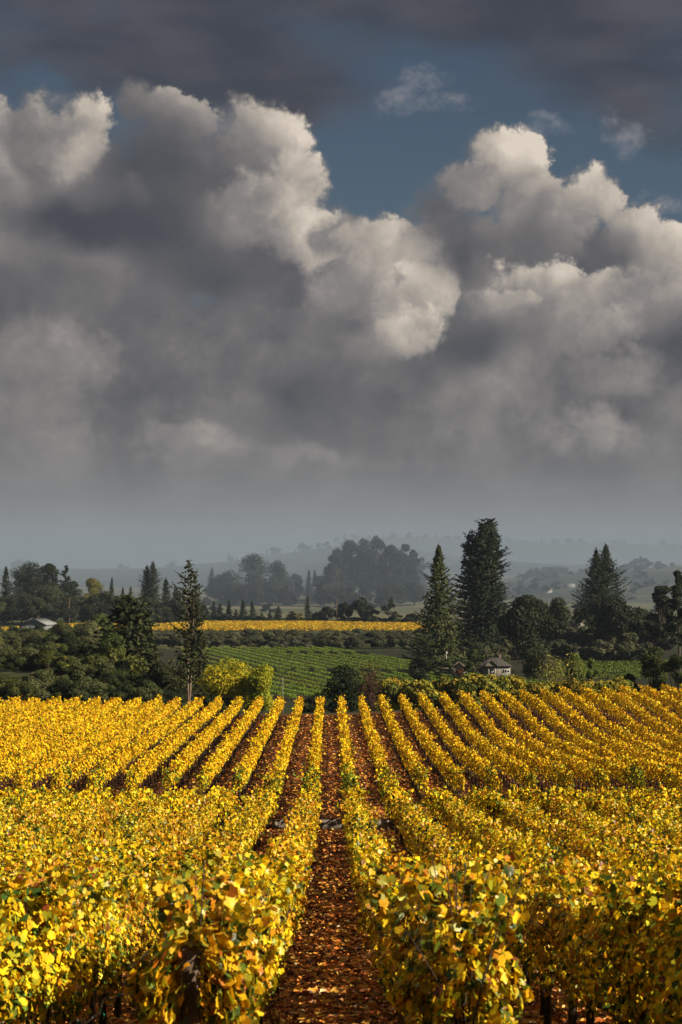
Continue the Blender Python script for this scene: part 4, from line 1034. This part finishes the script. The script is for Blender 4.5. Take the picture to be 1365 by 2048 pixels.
def build_hills():
    m = hill_material()
    for k, (d, dep, pts) in enumerate(HILLS):
        px = np.linspace(pts[0][0], pts[-1][0], 160); py = np.interp(px, [p[0] for p in pts], [p[1] for p in pts])
        py = np.convolve(np.pad(py, 4, 'edge'), np.ones(9) / 9, 'valid') + rng.normal(0, .5, 160)
        T = np.linspace(-1, 1, 25); V = []
        for q in T:
            for a, b in zip(px, py):
                p = at(a, b, d); x = p.x; yy = d + q * dep
                h = math.cos(q * math.pi / 2) ** 1.3 * (1 + .05 * math.sin(x / 90 + q * 5) * (1 - abs(q)) * abs(q) * 4)
                V.append((x * (1 + .0 * q), yy, -20 + (p.z + 20) * max(h, 0)))
        i = np.arange(24)[:, None] * 160; j = np.arange(159)[None]
        F = np.stack([i + j, i + j + 1, i + 160 + j + 1, i + 160 + j], -1).reshape(-1, 4)
        o = Geo().add(V, F).obj('hill', m, smooth=True)
        tag(o, ['low misty hill with fields behind the twin-topped conifer', 'long misty hill rising from left to centre', 'highest faint ridge fading into the cloud'][k], None, None, 'structure')
    # trees along the ridges
    tp = [broadleaf(14, 16, (.022, .029, .02), 10, 2.2, 420, low=.03).__iter__() for _ in range(0)]
    tm = [meshes(broadleaf(14, w, (.022, .029, .02), 10, 2.4, 420, low=.03)) for w in (14, 20, 26)] + [meshes(conifer(16, 8, NEEDLE, per=5, card=2.2, prof=.7, droop=.1, up=.1, whorls=12))]
    R2 = [(38, 1118, 0), (58, 1120, 2), (70, 1122, 1), (28, 1124, 0), (243, 1127, 0), (252, 1131, 1), (338, 1126, 0), (346, 1122, 0), (300, 1131, 2), (375, 1128, 1), (458, 1106, 3), (463, 1112, 0), (475, 1116, 1), (440, 1126, 2), (420, 1129, 1), (534, 1098, 3), (548, 1093, 0), (560, 1096, 1), (523, 1106, 0), (604, 1085, 0), (612, 1090, 0), (622, 1092, 1), (590, 1101, 2), (575, 1104, 1), (640, 1086, 1), (655, 1082, 1), (490, 1112, 1), (395, 1129, 2), (205, 1136, 2), (160, 1136, 1)]
    for px, yt, k in R2:
        d, yr = ridge(1, px); p = at(px, yr + 3, d)
        o = empty('ridge_tree', p, rng.uniform(0, 6), 'faint tree standing on the skyline of the long misty hill', 'tree', 'trees on the misty skyline')
        s = max(.25, (at(px, yt, d).z - p.z) / (16 if k == 3 else 14)); o.scale = (s,) * 3
        link('crown', tm[k][0], o); link('trunk', tm[k][1], o)
    for px in np.linspace(670, 1365, 46):
        px += rng.uniform(-6, 6); d, yr = ridge(2, px); p = at(px, yr + 3, d)
        o = empty('ridge_tree', p, rng.uniform(0, 6), 'barely visible tree on the highest cloud-dimmed ridge', 'tree', 'trees on the highest ridge')
        s = rng.uniform(.5, 1.25); o.scale = (s,) * 3; k = int(rng.integers(0, 4))
        link('crown', tm[k][0], o); link('trunk', tm[k][1], o)
    for i, px in enumerate(np.linspace(1062, 1132, 14)):       # windbreak
        d, yr = ridge(0, px); p = at(px, yr + 2, d)
        o = empty('windbreak_tree', p, rng.uniform(0, 6), 'small dark tree of the straight windbreak on the misty hill', 'tree', 'trees of the hill windbreak')
        s = rng.uniform(.42, .62); o.scale = (s, s, s * 1.1); k = 0 if i % 3 else 3; link('crown', tm[k][0], o); link('trunk', tm[k][1], o)
    for px, yt, k, lab in ((1264, 1122, 2, 'misty dark tree at the left of the hilltop clump'), (1282, 1112, 3, 'misty pointed tree, tallest of the hilltop clump'), (1290, 1116, 1, 'misty tree right of the pointed hilltop one'), (1275, 1117, 1, 'misty tree in the middle of the hilltop clump'), (1318, 1122, 1, 'pale yellowish misty tree on the hilltop'), (1344, 1125, 2, 'rounded misty tree near the right border'), (1250, 1127, 2, 'low misty tree at the clump edge')):
        d, yr = ridge(0, px); p = at(px, yr + 3, d)
        o = empty('misty_tree', p, rng.uniform(0, 6), lab, 'tree', None); s = (at(px, yt, d).z - p.z) / (16 if k == 3 else 14); o.scale = (s,) * 3
        link('crown', tm[k][0], o); link('trunk', tm[k][1], o)
    for i in range(70):                                       # scrub and groves over the hill fields
        px = rng.uniform(880, 1365); q = rng.uniform(.04, .75); d0, yr = ridge(0, px); d = d0 - q * 420; zt = at(px, yr, d0).z
        z = -20 + (zt + 20) * math.cos(q * math.pi / 2) ** 1.3; x = at(px, 1160, d0).x
        if z < gz1(x, d) - 1: z = gz1(x, d)
        o = empty('hillside_tree', (x, d, z - .3), rng.uniform(0, 6), 'small hazy tree dotted over the misty hill fields', 'tree', 'trees dotted over the misty hill'); s = rng.uniform(.25, .6); o.scale = (s * 1.3, s * 1.3, s)
        k = int(rng.integers(0, 3)); link('crown', tm[k][0], o); link('trunk', tm[k][1], o)
    for i in range(70):                                       # floor of the misty valley
        px = rng.uniform(400, 1365); d = rng.uniform(1180, 1700); x = at(px, 1160, d).x
        o = empty('valley_tree', (x, d, gz1(x, d) - .3), rng.uniform(0, 6), 'low hazy tree on the misty valley floor', 'tree', 'trees on the misty valley floor'); s = rng.uniform(.22, .5); o.scale = (s * 1.5, s * 1.5, s)
        k = int(rng.integers(0, 3)); link('crown', tm[k][0], o); link('trunk', tm[k][1], o)
build_hills()

# ------------------------------------------------------------------ vineyards of the valley: each row its own
def hedge_row(L, h, w, col, card, per_m, crisp=.6, z0=.3):
    n = int(L * per_m); y = rng.uniform(0, L, n)
    u = np.sign(rng.uniform(-1, 1, n)) * rng.beta(2, 1, n); hh = rng.beta(1.8, 1.1, n)
    P = np.stack([u * w / 2 * (1 + .2 * np.sin(y * 1.7)), y, z0 + (h - z0) * hh * (1 + .08 * np.sin(y * 2.3))], 1)
    N = np.stack([np.sign(u) * .8, 0 * u, .3 + .8 * hh], 1) + rng.normal(0, crisp, (n, 3))
    if crisp < .5: N[:, 0] *= 1.6 * (hh < .8); col = np.asarray(col)
    return P, N, card * rng.uniform(.6, 1.3, n), tone(col, n, .6, 1.3, .15)
def build_fields():
    # green vineyard: rows slant away to the left
    A = np.array([at(430, 1160, 650).x, 650.0]); B = np.array([at(770, 1160, 395).x, 395.0])
    u = (A - B) / np.linalg.norm(A - B); nrm = np.array([u[1], -u[0]])
    for i in range(-20, 25):
        off = i * 4.5
        b = B + nrm * off; t0 = (335 + 20 * math.sin(i * .21) - b[1]) / u[1]; t1 = (628 - b[1]) / u[1]
        pts = [b + u * t for t in np.linspace(t0, t1, 60)]
        vis = [(p, -.088 * p[1] < p[0] < .22 * p[1] + 6) for p in pts]
        keep = [p for p, v in vis if v]
        if len(keep) < 4: continue
        if keep[len(keep) // 2][0] > 32: continue
        s, e = np.array(keep[0]), np.array(keep[-1]); L = np.linalg.norm(e - s)
        P, N, S, C = hedge_row(L, 1.75, .6, (.17, .25, .032) if i % 5 else (.19, .26, .034), .42, 18, .22, 1.05)
        bend = 2.2 * np.sin(P[:, 1] / L * math.pi)
        W = s[None] + u[None] * P[:, 1:2] + nrm[None] * (P[:, 0:1] + bend[:, None])
        z = gz(W[:, 0], W[:, 1]); o = empty('vine_row', (s[0], s[1], gz1(*s)), 0, 'green leafy vine row slanting across the valley vineyard', 'vine row', 'rows of the green valley vineyard')
        g = Geo(); g.leaves(np.stack([W[:, 0] - s[0], W[:, 1] - s[1], z + P[:, 2] - gz1(*s)], 1), N, S, C, DIAMOND); g.obj('foliage', M['tree'], o)
        k = Geo()
        for t in np.arange(1, L, 3.0):
            q = s + u * t + nrm * 2.2 * math.sin(t / L * math.pi); zz = gz1(*q) - gz1(*s)
            k.tube([(q[0] - s[0], q[1] - s[1], zz - .1), (q[0] - s[0], q[1] - s[1], zz + 1.2)], .05, 3, cap=False)
        w = k.obj('trunk', M['bark'], o); w['kind'] = 'stuff'
    # second green block on the right behind the weeping trees
    for i in range(18):
        d = 425 + i * 6.0
        x0, x1 = at(1085, 1160, d).x, at(1330, 1160, d).x
        P, N, S, C = hedge_row(x1 - x0, 1.6, .6, (.12, .17, .025), .42, 13, .25, .95)
        o = empty('vine_row', (x0, d, gz1(x0, d)), 0, 'green vine row running level behind the lime weeping trees', 'vine row', 'rows of the right green vineyard')
        X = x0 + P[:, 1]; Y = d + P[:, 0] - .10 * P[:, 1]
        g = Geo(); g.leaves(np.stack([X - x0, Y - d, gz(X, Y) + P[:, 2] - gz1(x0, d)], 1), N[:, [1, 0, 2]], S, C, DIAMOND); g.obj('foliage', M['tree'], o)
    # third, between the conifer and the house
    for i in range(12):
        d = 470 + i * 4.4
        x0, x1 = at(880, 1160, d).x, at(1020, 1160, d).x
        P, N, S, C = hedge_row(x1 - x0, 1.6, .6, (.080, .118, .022), .45, 11, .3, .95)
        o = empty('vine_row', (x0, d, gz1(x0, d)), 0, 'green vine row glimpsed above the shed roof', 'vine row', 'rows behind the shed')
        X = x0 + P[:, 1]; Y = d + P[:, 0]
        g = Geo(); g.leaves(np.stack([X - x0, Y - d, gz(X, Y) + P[:, 2] - gz1(x0, d)], 1), N[:, [1, 0, 2]], S, C, DIAMOND); g.obj('foliage', M['tree'], o)
    # yellow field beyond the orchard
    def yrow(xa, d0, d1, lab, grp, w=1.1):
        L = d1 - d0
        P, N, S, C = hedge_row(L, 2.0, w, (.50, .34, .022), .65, 9)
        pick = rng.uniform(0, 1, len(C)); C[pick < .2] *= np.array([.6, .45, .5]); C[pick > .9] *= np.array([.5, .8, 1])
        o = empty('vine_row', (xa, d0, gz1(xa, d0)), 0, lab, 'vine row', grp)
        g = Geo(); g.leaves(np.stack([P[:, 0] + .30 * P[:, 1] + 1.5 * np.sin(P[:, 1] / 23 + xa), P[:, 1], P[:, 2] + gz(np.full(len(P), xa), d0 + P[:, 1]) - gz1(xa, d0)], 1), N, S, C, DIAMOND); g.obj('foliage', M['vine_far'], o)
    for xa in np.arange(at(200, 1160, 900).x, at(836, 1160, 870).x, 2.6):
        yrow(xa, 862 + 4 * math.sin(xa), 1012 - max(0, xa) * 2.4, 'bright yellow vine row in the strip field beyond the orchard', 'rows of the yellow strip field')
    for xa in np.arange(at(2, 1160, 900).x, at(112, 1160, 900).x, 2.9):
        yrow(xa, 850, 960, 'dull gold vine row beside the grey-roofed house', 'rows of the gold field by the house')
build_fields()

# ------------------------------------------------------------------ houses and poles
HM = {}
def hm(name, c1, c2=None, **k):
    if name not in HM: HM[name] = solid_mat(name, c1, c2 or tuple(v * .8 for v in c1), **k)
    return HM[name]
def glass_mat():
    m, g = new_mat('window_glass'); b = g.new('ShaderNodeBsdfPrincipled'); b.inputs['Base Color'].default_value = (.02, .025, .03, 1); b.inputs['Roughness'].default_value = .08; b.inputs['Specular IOR Level'].default_value = .7
    finish(g, b.outputs[0]); return m
M['glass'] = glass_mat()
M['hw'] = hm('house_siding', (.175, .16, .13), (.135, .125, .105), scale=1.2, stretch=(.2, .2, 6)); M['trim'] = hm('white_trim', (.72, .72, .70), (.6, .6, .58)); M['roofd'] = hm('dark_shingle', (.035, .032, .032), (.07, .062, .058), scale=3)
M['roofb'] = hm('brown_roof', (.09, .06, .045), (.15, .11, .085), scale=2); M['bw'] = hm('shed_siding', (.13, .12, .10), (.09, .085, .07), scale=1.2, stretch=(4, 4, .3)); M['lw'] = hm('pale_siding', (.13, .145, .155), (.10, .11, .12), scale=.9, stretch=(.2, .2, 5)); M['rg'] = hm('grey_roof', (.21, .22, .225), (.15, .16, .165), scale=1.2)
M['lw2'] = hm('faded_wall', (.30, .30, .29), (.23, .23, .22)); M['white'] = hm('white_wall', (.66, .66, .64), (.52, .52, .50))
def window(parent, x, z, w, h, y, mull=1):
    f = Geo(); b = .09
    f.box(x - w / 2 - b, y - .06, z - b, x + w / 2 + b, y, z); f.box(x - w / 2 - b, y - .06, z + h, x + w / 2 + b, y, z + h + b)
    f.box(x - w / 2 - b, y - .06, z, x - w / 2, y, z + h); f.box(x + w / 2, y - .06, z, x + w / 2 + b, y, z + h)
    for k in range(1, mull + 1): f.box(x - w / 2 + w * k / (mull + 1) - .035, y - .05, z, x - w / 2 + w * k / (mull + 1) + .035, y, z + h)
    o = f.obj('window', M['trim'], parent)
    p = Geo(); p.box(x - w / 2, y - .03, z, x + w / 2, y - .004, z + h); p.obj('pane', M['glass'], o)
    return o
def gable(g, x0, x1, y0, y1, z, h, axis='y', over=.35, th=.14):
    """two sloped slabs; ridge along AXIS"""
    if axis == 'y':
        xm = (x0 + x1) / 2; k = h / (xm - x0)
        for xe, s in ((x0 - over, 1), (x1 + over, -1)):
            ze = z - over * k
            V = [(xe, y0 - over, ze), (xm, y0 - over, z + h), (xm, y1 + over, z + h), (xe, y1 + over, ze)]
            V += [(a, b, c + th) for a, b, c in V]
            g.add(V, np.array([[0, 1, 2, 3], [4, 7, 6, 5], [0, 4, 5, 1], [1, 5, 6, 2], [2, 6, 7, 3], [3, 7, 4, 0]]))
    else:
        ym = (y0 + y1) / 2; k = h / (ym - y0)
        for ye in (y0 - over, y1 + over):
            ze = z - over * k
            V = [(x0 - over, ye, ze), (x0 - over, ym, z + h), (x1 + over, ym, z + h), (x1 + over, ye, ze)]
            V += [(a, b, c + th) for a, b, c in V]
            g.add(V, np.array([[0, 1, 2, 3], [4, 7, 6, 5], [0, 4, 5, 1], [1, 5, 6, 2], [2, 6, 7, 3], [3, 7, 4, 0]]))
def gwall(g, x0, x1, y0, y1, z, h, axis='y', bottom=-1.5):
    g.box(x0, y0, bottom, x1, y1, z)
    if axis == 'y':
        xm = (x0 + x1) / 2; g.add([(x0, y0 + .003, z), (x1, y0 + .003, z), (xm, y0 + .003, z + h), (x0, y1 - .003, z), (x1, y1 - .003, z), (xm, y1 - .003, z + h)], [np.array([[0, 1, 2], [3, 5, 4]])])
    else:
        ym = (y0 + y1) / 2; g.add([(x0 + .003, y0, z), (x0 + .003, y1, z), (x0 + .003, ym, z + h), (x1 - .003, y0, z), (x1 - .003, y1, z), (x1 - .003, ym, z + h)], [np.array([[0, 2, 1], [3, 4, 5]])])
def house_base(px, py, d):
    return at(px, py, d)
def build_houses():
    d = 430; p = at(995, 1356, d)
    o = empty('house', p, R(4), 'small beige house with dark hipped roof, front gable and white glass door', 'house')
    w = Geo(); gwall(w, -3.4, 3.4, 0, 6, 3.0, 0, 'y'); w.obj('wall', M['hw'], o)
    r = Geo()                                               # hipped main roof
    x0, x1, y0, y1, z = -3.85, 3.85, -.45, 6.45, 3.0
    r.add([(x0, y0, z), (x1, y0, z), (x1, y1, z), (x0, y1, z), (-1.0, 3, z + 2.0), (1.0, 3, z + 2.0)], [np.array([[0, 1, 5, 4], [2, 3, 4, 5]]), np.array([[1, 2, 5], [3, 0, 4]])]); r.add([(x0, y0, z - .004), (x1, y0, z - .004), (x1, y1, z - .004), (x0, y1, z - .004)], np.array([[0, 3, 2, 1]]))
    rf = r.obj('roof', M['roofd'], o)
    fg = Geo(); gwall(fg, -3.3, -.1, -.5, 1.2, 3.05, 1.35, 'y', 2.95); fg.obj('gable_wall', M['hw'], o)
    gr = Geo(); gable(gr, -3.3, -.1, -.5, 2.2, 3.10, 1.35, 'y', .3, .12); gr.obj('gable_roof', M['roofd'], o)
    c = Geo(); c.box(.9, 3.3, 4.3, 1.5, 3.9, 5.7); c.obj('chimney', M['roofb'], rf)
    dr = window(o, -1.35, .25, 1.5, 2.0, -.004, 1); dr.name = 'glass_door'
    window(o, 2.15, 1.35, 1.7, .75, -.004, 2)
    dk = Geo(); dk.box(-3.5, -1.8, -.1, .9, -.02, .12); dk.obj('deck', M['post'], o)
    rl = Geo(); rl.box(-3.5, -1.8, 1.0, .9, -1.74, 1.07)
    for k in range(13): rl.box(-3.5 + k * .36, -1.795, .125, -3.44 + k * .36, -1.745, .997)
    rl.obj('railing', M['roofd'], o)
    sd = Geo(); sd.box(-5.6, 1.5, -1.5, -3.41, 5.5, 2.2); sd.obj('side_wing', M['bw'], o)
    # shed
    d = 436; p = at(904, 1358, d)
    o = empty('shed', p, R(-6), 'low weathered shed with brown gabled roof and pale door frame under the pointed conifer', 'shed')
    w = Geo(); gwall(w, -3.2, 3.4, 0, 5, 2.6, 0, 'y'); w.obj('wall', M['bw'], o)
    w2 = Geo(); gwall(w2, -.4, 3.9, -.6, 4.4, 2.65, 1.5, 'y', -1.5); w2.obj('gable_wall', M['hw'], o)
    g = Geo(); gable(g, -.4, 3.9, -.6, 4.4, 2.70, 1.5, 'y', .4, .12); g.obj('roof', M['roofb'], o)
    g = Geo(); g.box(-3.5, -.3, 2.61, -.82, 5.3, 2.74); g.obj('flat_roof', M['roofb'], o)
    window(o, -1.6, 0.2, 1.1, 1.7, -.004, 0)
    # grey-roofed house on the left
    d = 720; p = at(66, 1276, d)
    o = empty('house', p, R(-14), 'pale house with sunlit grey gabled roof among the left bushes', 'house')
    w = Geo(); gwall(w, -6, 6, 0, 12, 5.6, 2.6, 'y'); w.obj('wall', M['lw'], o)
    g = Geo(); gable(g, -6, 6, 0, 12, 5.66, 2.6, 'y', .5, .16); g.obj('roof', M['rg'], o)
    for x in (-4.4, -3.0, -1.6, 1.4, 2.8, 4.2): window(o, x, 3.5, .95, 1.25, -.004, 0)
    # misty farmhouses
    for px, py, d, w_, h_, rh, lab in ((582, 1176, 1440, 5, 4.2, 2.6, 'white two-storey farmhouse in the mist beneath the misty trees'), (638, 1187, 1400, 16, 3.8, 1.8, 'long low white farm building in the mist'), (1139, 1182, 1560, 9, 3.6, 3, 'hazy steep-roofed white barn below the windbreak'), (448, 1188, 1400, 4, 2.2, .8, 'tiny pale roof among the misty bushes'), (184, 1146, 2380, 12, 3.5, 1.2, 'tiny pale building high on the long misty hill'), (1098, 1188, 1520, 7, 3, 2, 'small hazy pale house left of the steep-roofed barn')):
        p = at(px, py, d); gzz = p.z
        o = empty('farmhouse', p, R(rng.uniform(-25, 25)), lab, 'house')
        wl = Geo(); gwall(wl, -w_ / 2, w_ / 2, 0, 7, h_, 0, 'y', -8)
        wl.add([(-w_ / 2 + .003, 0, h_), (-w_ / 2 + .003, 7, h_), (-w_ / 2 + .003, 3.5, h_ + rh), (w_ / 2 - .003, 0, h_), (w_ / 2 - .003, 7, h_), (w_ / 2 - .003, 3.5, h_ + rh)], [np.array([[0, 2, 1], [3, 4, 5]])]); wl.obj('wall', M['lw2'], o)
        g = Geo(); gable(g, -w_ / 2, w_ / 2, 0, 7, h_ + .05, rh, 'x', .4, .15); g.obj('roof', M['rg'], o)
    # stone gatehouse glimpsed by the palm
    d = 610; p = at(1158, 1262, d); o = empty('outbuilding', p, R(8), 'small pale block building at the foot of the palm', 'building')
    w = Geo(); gwall(w, -2.2, 2.2, 0, 4, 3.4, 0, 'y', -6); w.obj('wall', M['bw'], o); g = Geo(); g.box(-2.4, -.2, 3.41, 2.4, 4.2, 3.6); g.obj('roof', M['hw'], o); window(o, .2, 1.6, 1.0, 1.0, -.004, 0)
    # poles
    def pole(px, ytop, d, lab, arms=1, r=.15, mat='post'):
        x = at(px, 1200, d).x; z = gz1(x, d); H = at(px, ytop, d).z - z
        o = empty('utility_pole', (x, d, z), 0, lab, 'utility pole'); g = Geo(); t = np.linspace(0, 1, 5)
        g.tube(np.stack([0 * t, 0 * t, -.3 + (H + .3) * t], 1), r * (1.15 - .35 * t), 8); g.obj('shaft', M[mat], o)
        for k in range(arms):
            c = Geo(); zz = H - .55 - k * .9; c.box(-1.3, -r - .09, zz, 1.3, -r + .02, zz + .14)
            for xx in (-1.15, -.5, .5, 1.15): c.tube([(xx, -r - .03, zz + .14), (xx, -r - .03, zz + .34)], [.05, .04], 6)
            c.obj('crossarm', M[mat], o)
        return o
    pole(674, 1196, 1000, 'tall utility pole with crossarm beside the black rounded trees', 1, .22)
    pole(574, 1248, 850, 'short pole at the front edge of the yellow strip field', 0, .18)
    pole(139, 1196, 965, 'brown utility pole in front of the left wood', 1, .22)
    pole(1326, 1248, 640, 'pale pole under the tall dark oak at the right', 0, .15, 'board')
    pole(566, 1355, 226, 'thin grey post rising behind the crest beside the yellow-green tree', 0, .07, 'board')
    # white vent pole above the shed
    x = at(893, 1200, 447).x; z = gz1(x, 447); H = at(893, 1303, 447).z - z
    o = empty('vent_pole', (x, 447, z), 0, 'white capped metal vent pole rising behind the shed', 'pole'); g = Geo(); g.tube([(0, 0, -.2), (0, 0, H - .5)], .13, 8); g.obj('shaft', M['white'], o); g = Geo(); g.tube([(0, 0, H - .5), (0, 0, H - .3), (0, 0, H)], [.34, .34, .05], 8); g.obj('cap', M['white'], o)
build_houses()

# ------------------------------------------------------------------ haze over the valley
def air(name, label, colour, density, b):
    m = bpy.data.materials.new(name + '_air'); m.use_nodes = True; t = m.node_tree
    for nd in list(t.nodes): t.nodes.remove(nd)
    v = t.nodes.new('ShaderNodeVolumePrincipled'); v.inputs['Color'].default_value = (*colour, 1); v.inputs['Density'].default_value = density; v.inputs['Anisotropy'].default_value = 0.0
    o = t.nodes.new('ShaderNodeOutputMaterial'); t.links.new(v.outputs[0], o.inputs['Volume'])
    tag(Geo().box(*b).obj(name, m), label, None, None, 'stuff')
air('haze', 'thin pale blue autumn haze over the whole valley', (.50, .62, .78), 0.000050, (-3400, -80, -27.4, 3400, 5100, 165))
for top, y0, dens in ((40, 1110, .00060), (74, 1170, .00026), (112, 1290, .00016), (152, 1420, .00010)):
    air('mist', 'layer of grey-blue mist lying over the far side of the valley', (.335, .44, .595) if top < 100 else (.37, .45, .56), dens, (-3300 + top, y0, -27.2 + top * .001, 3300 - top, 5070 - top, top))
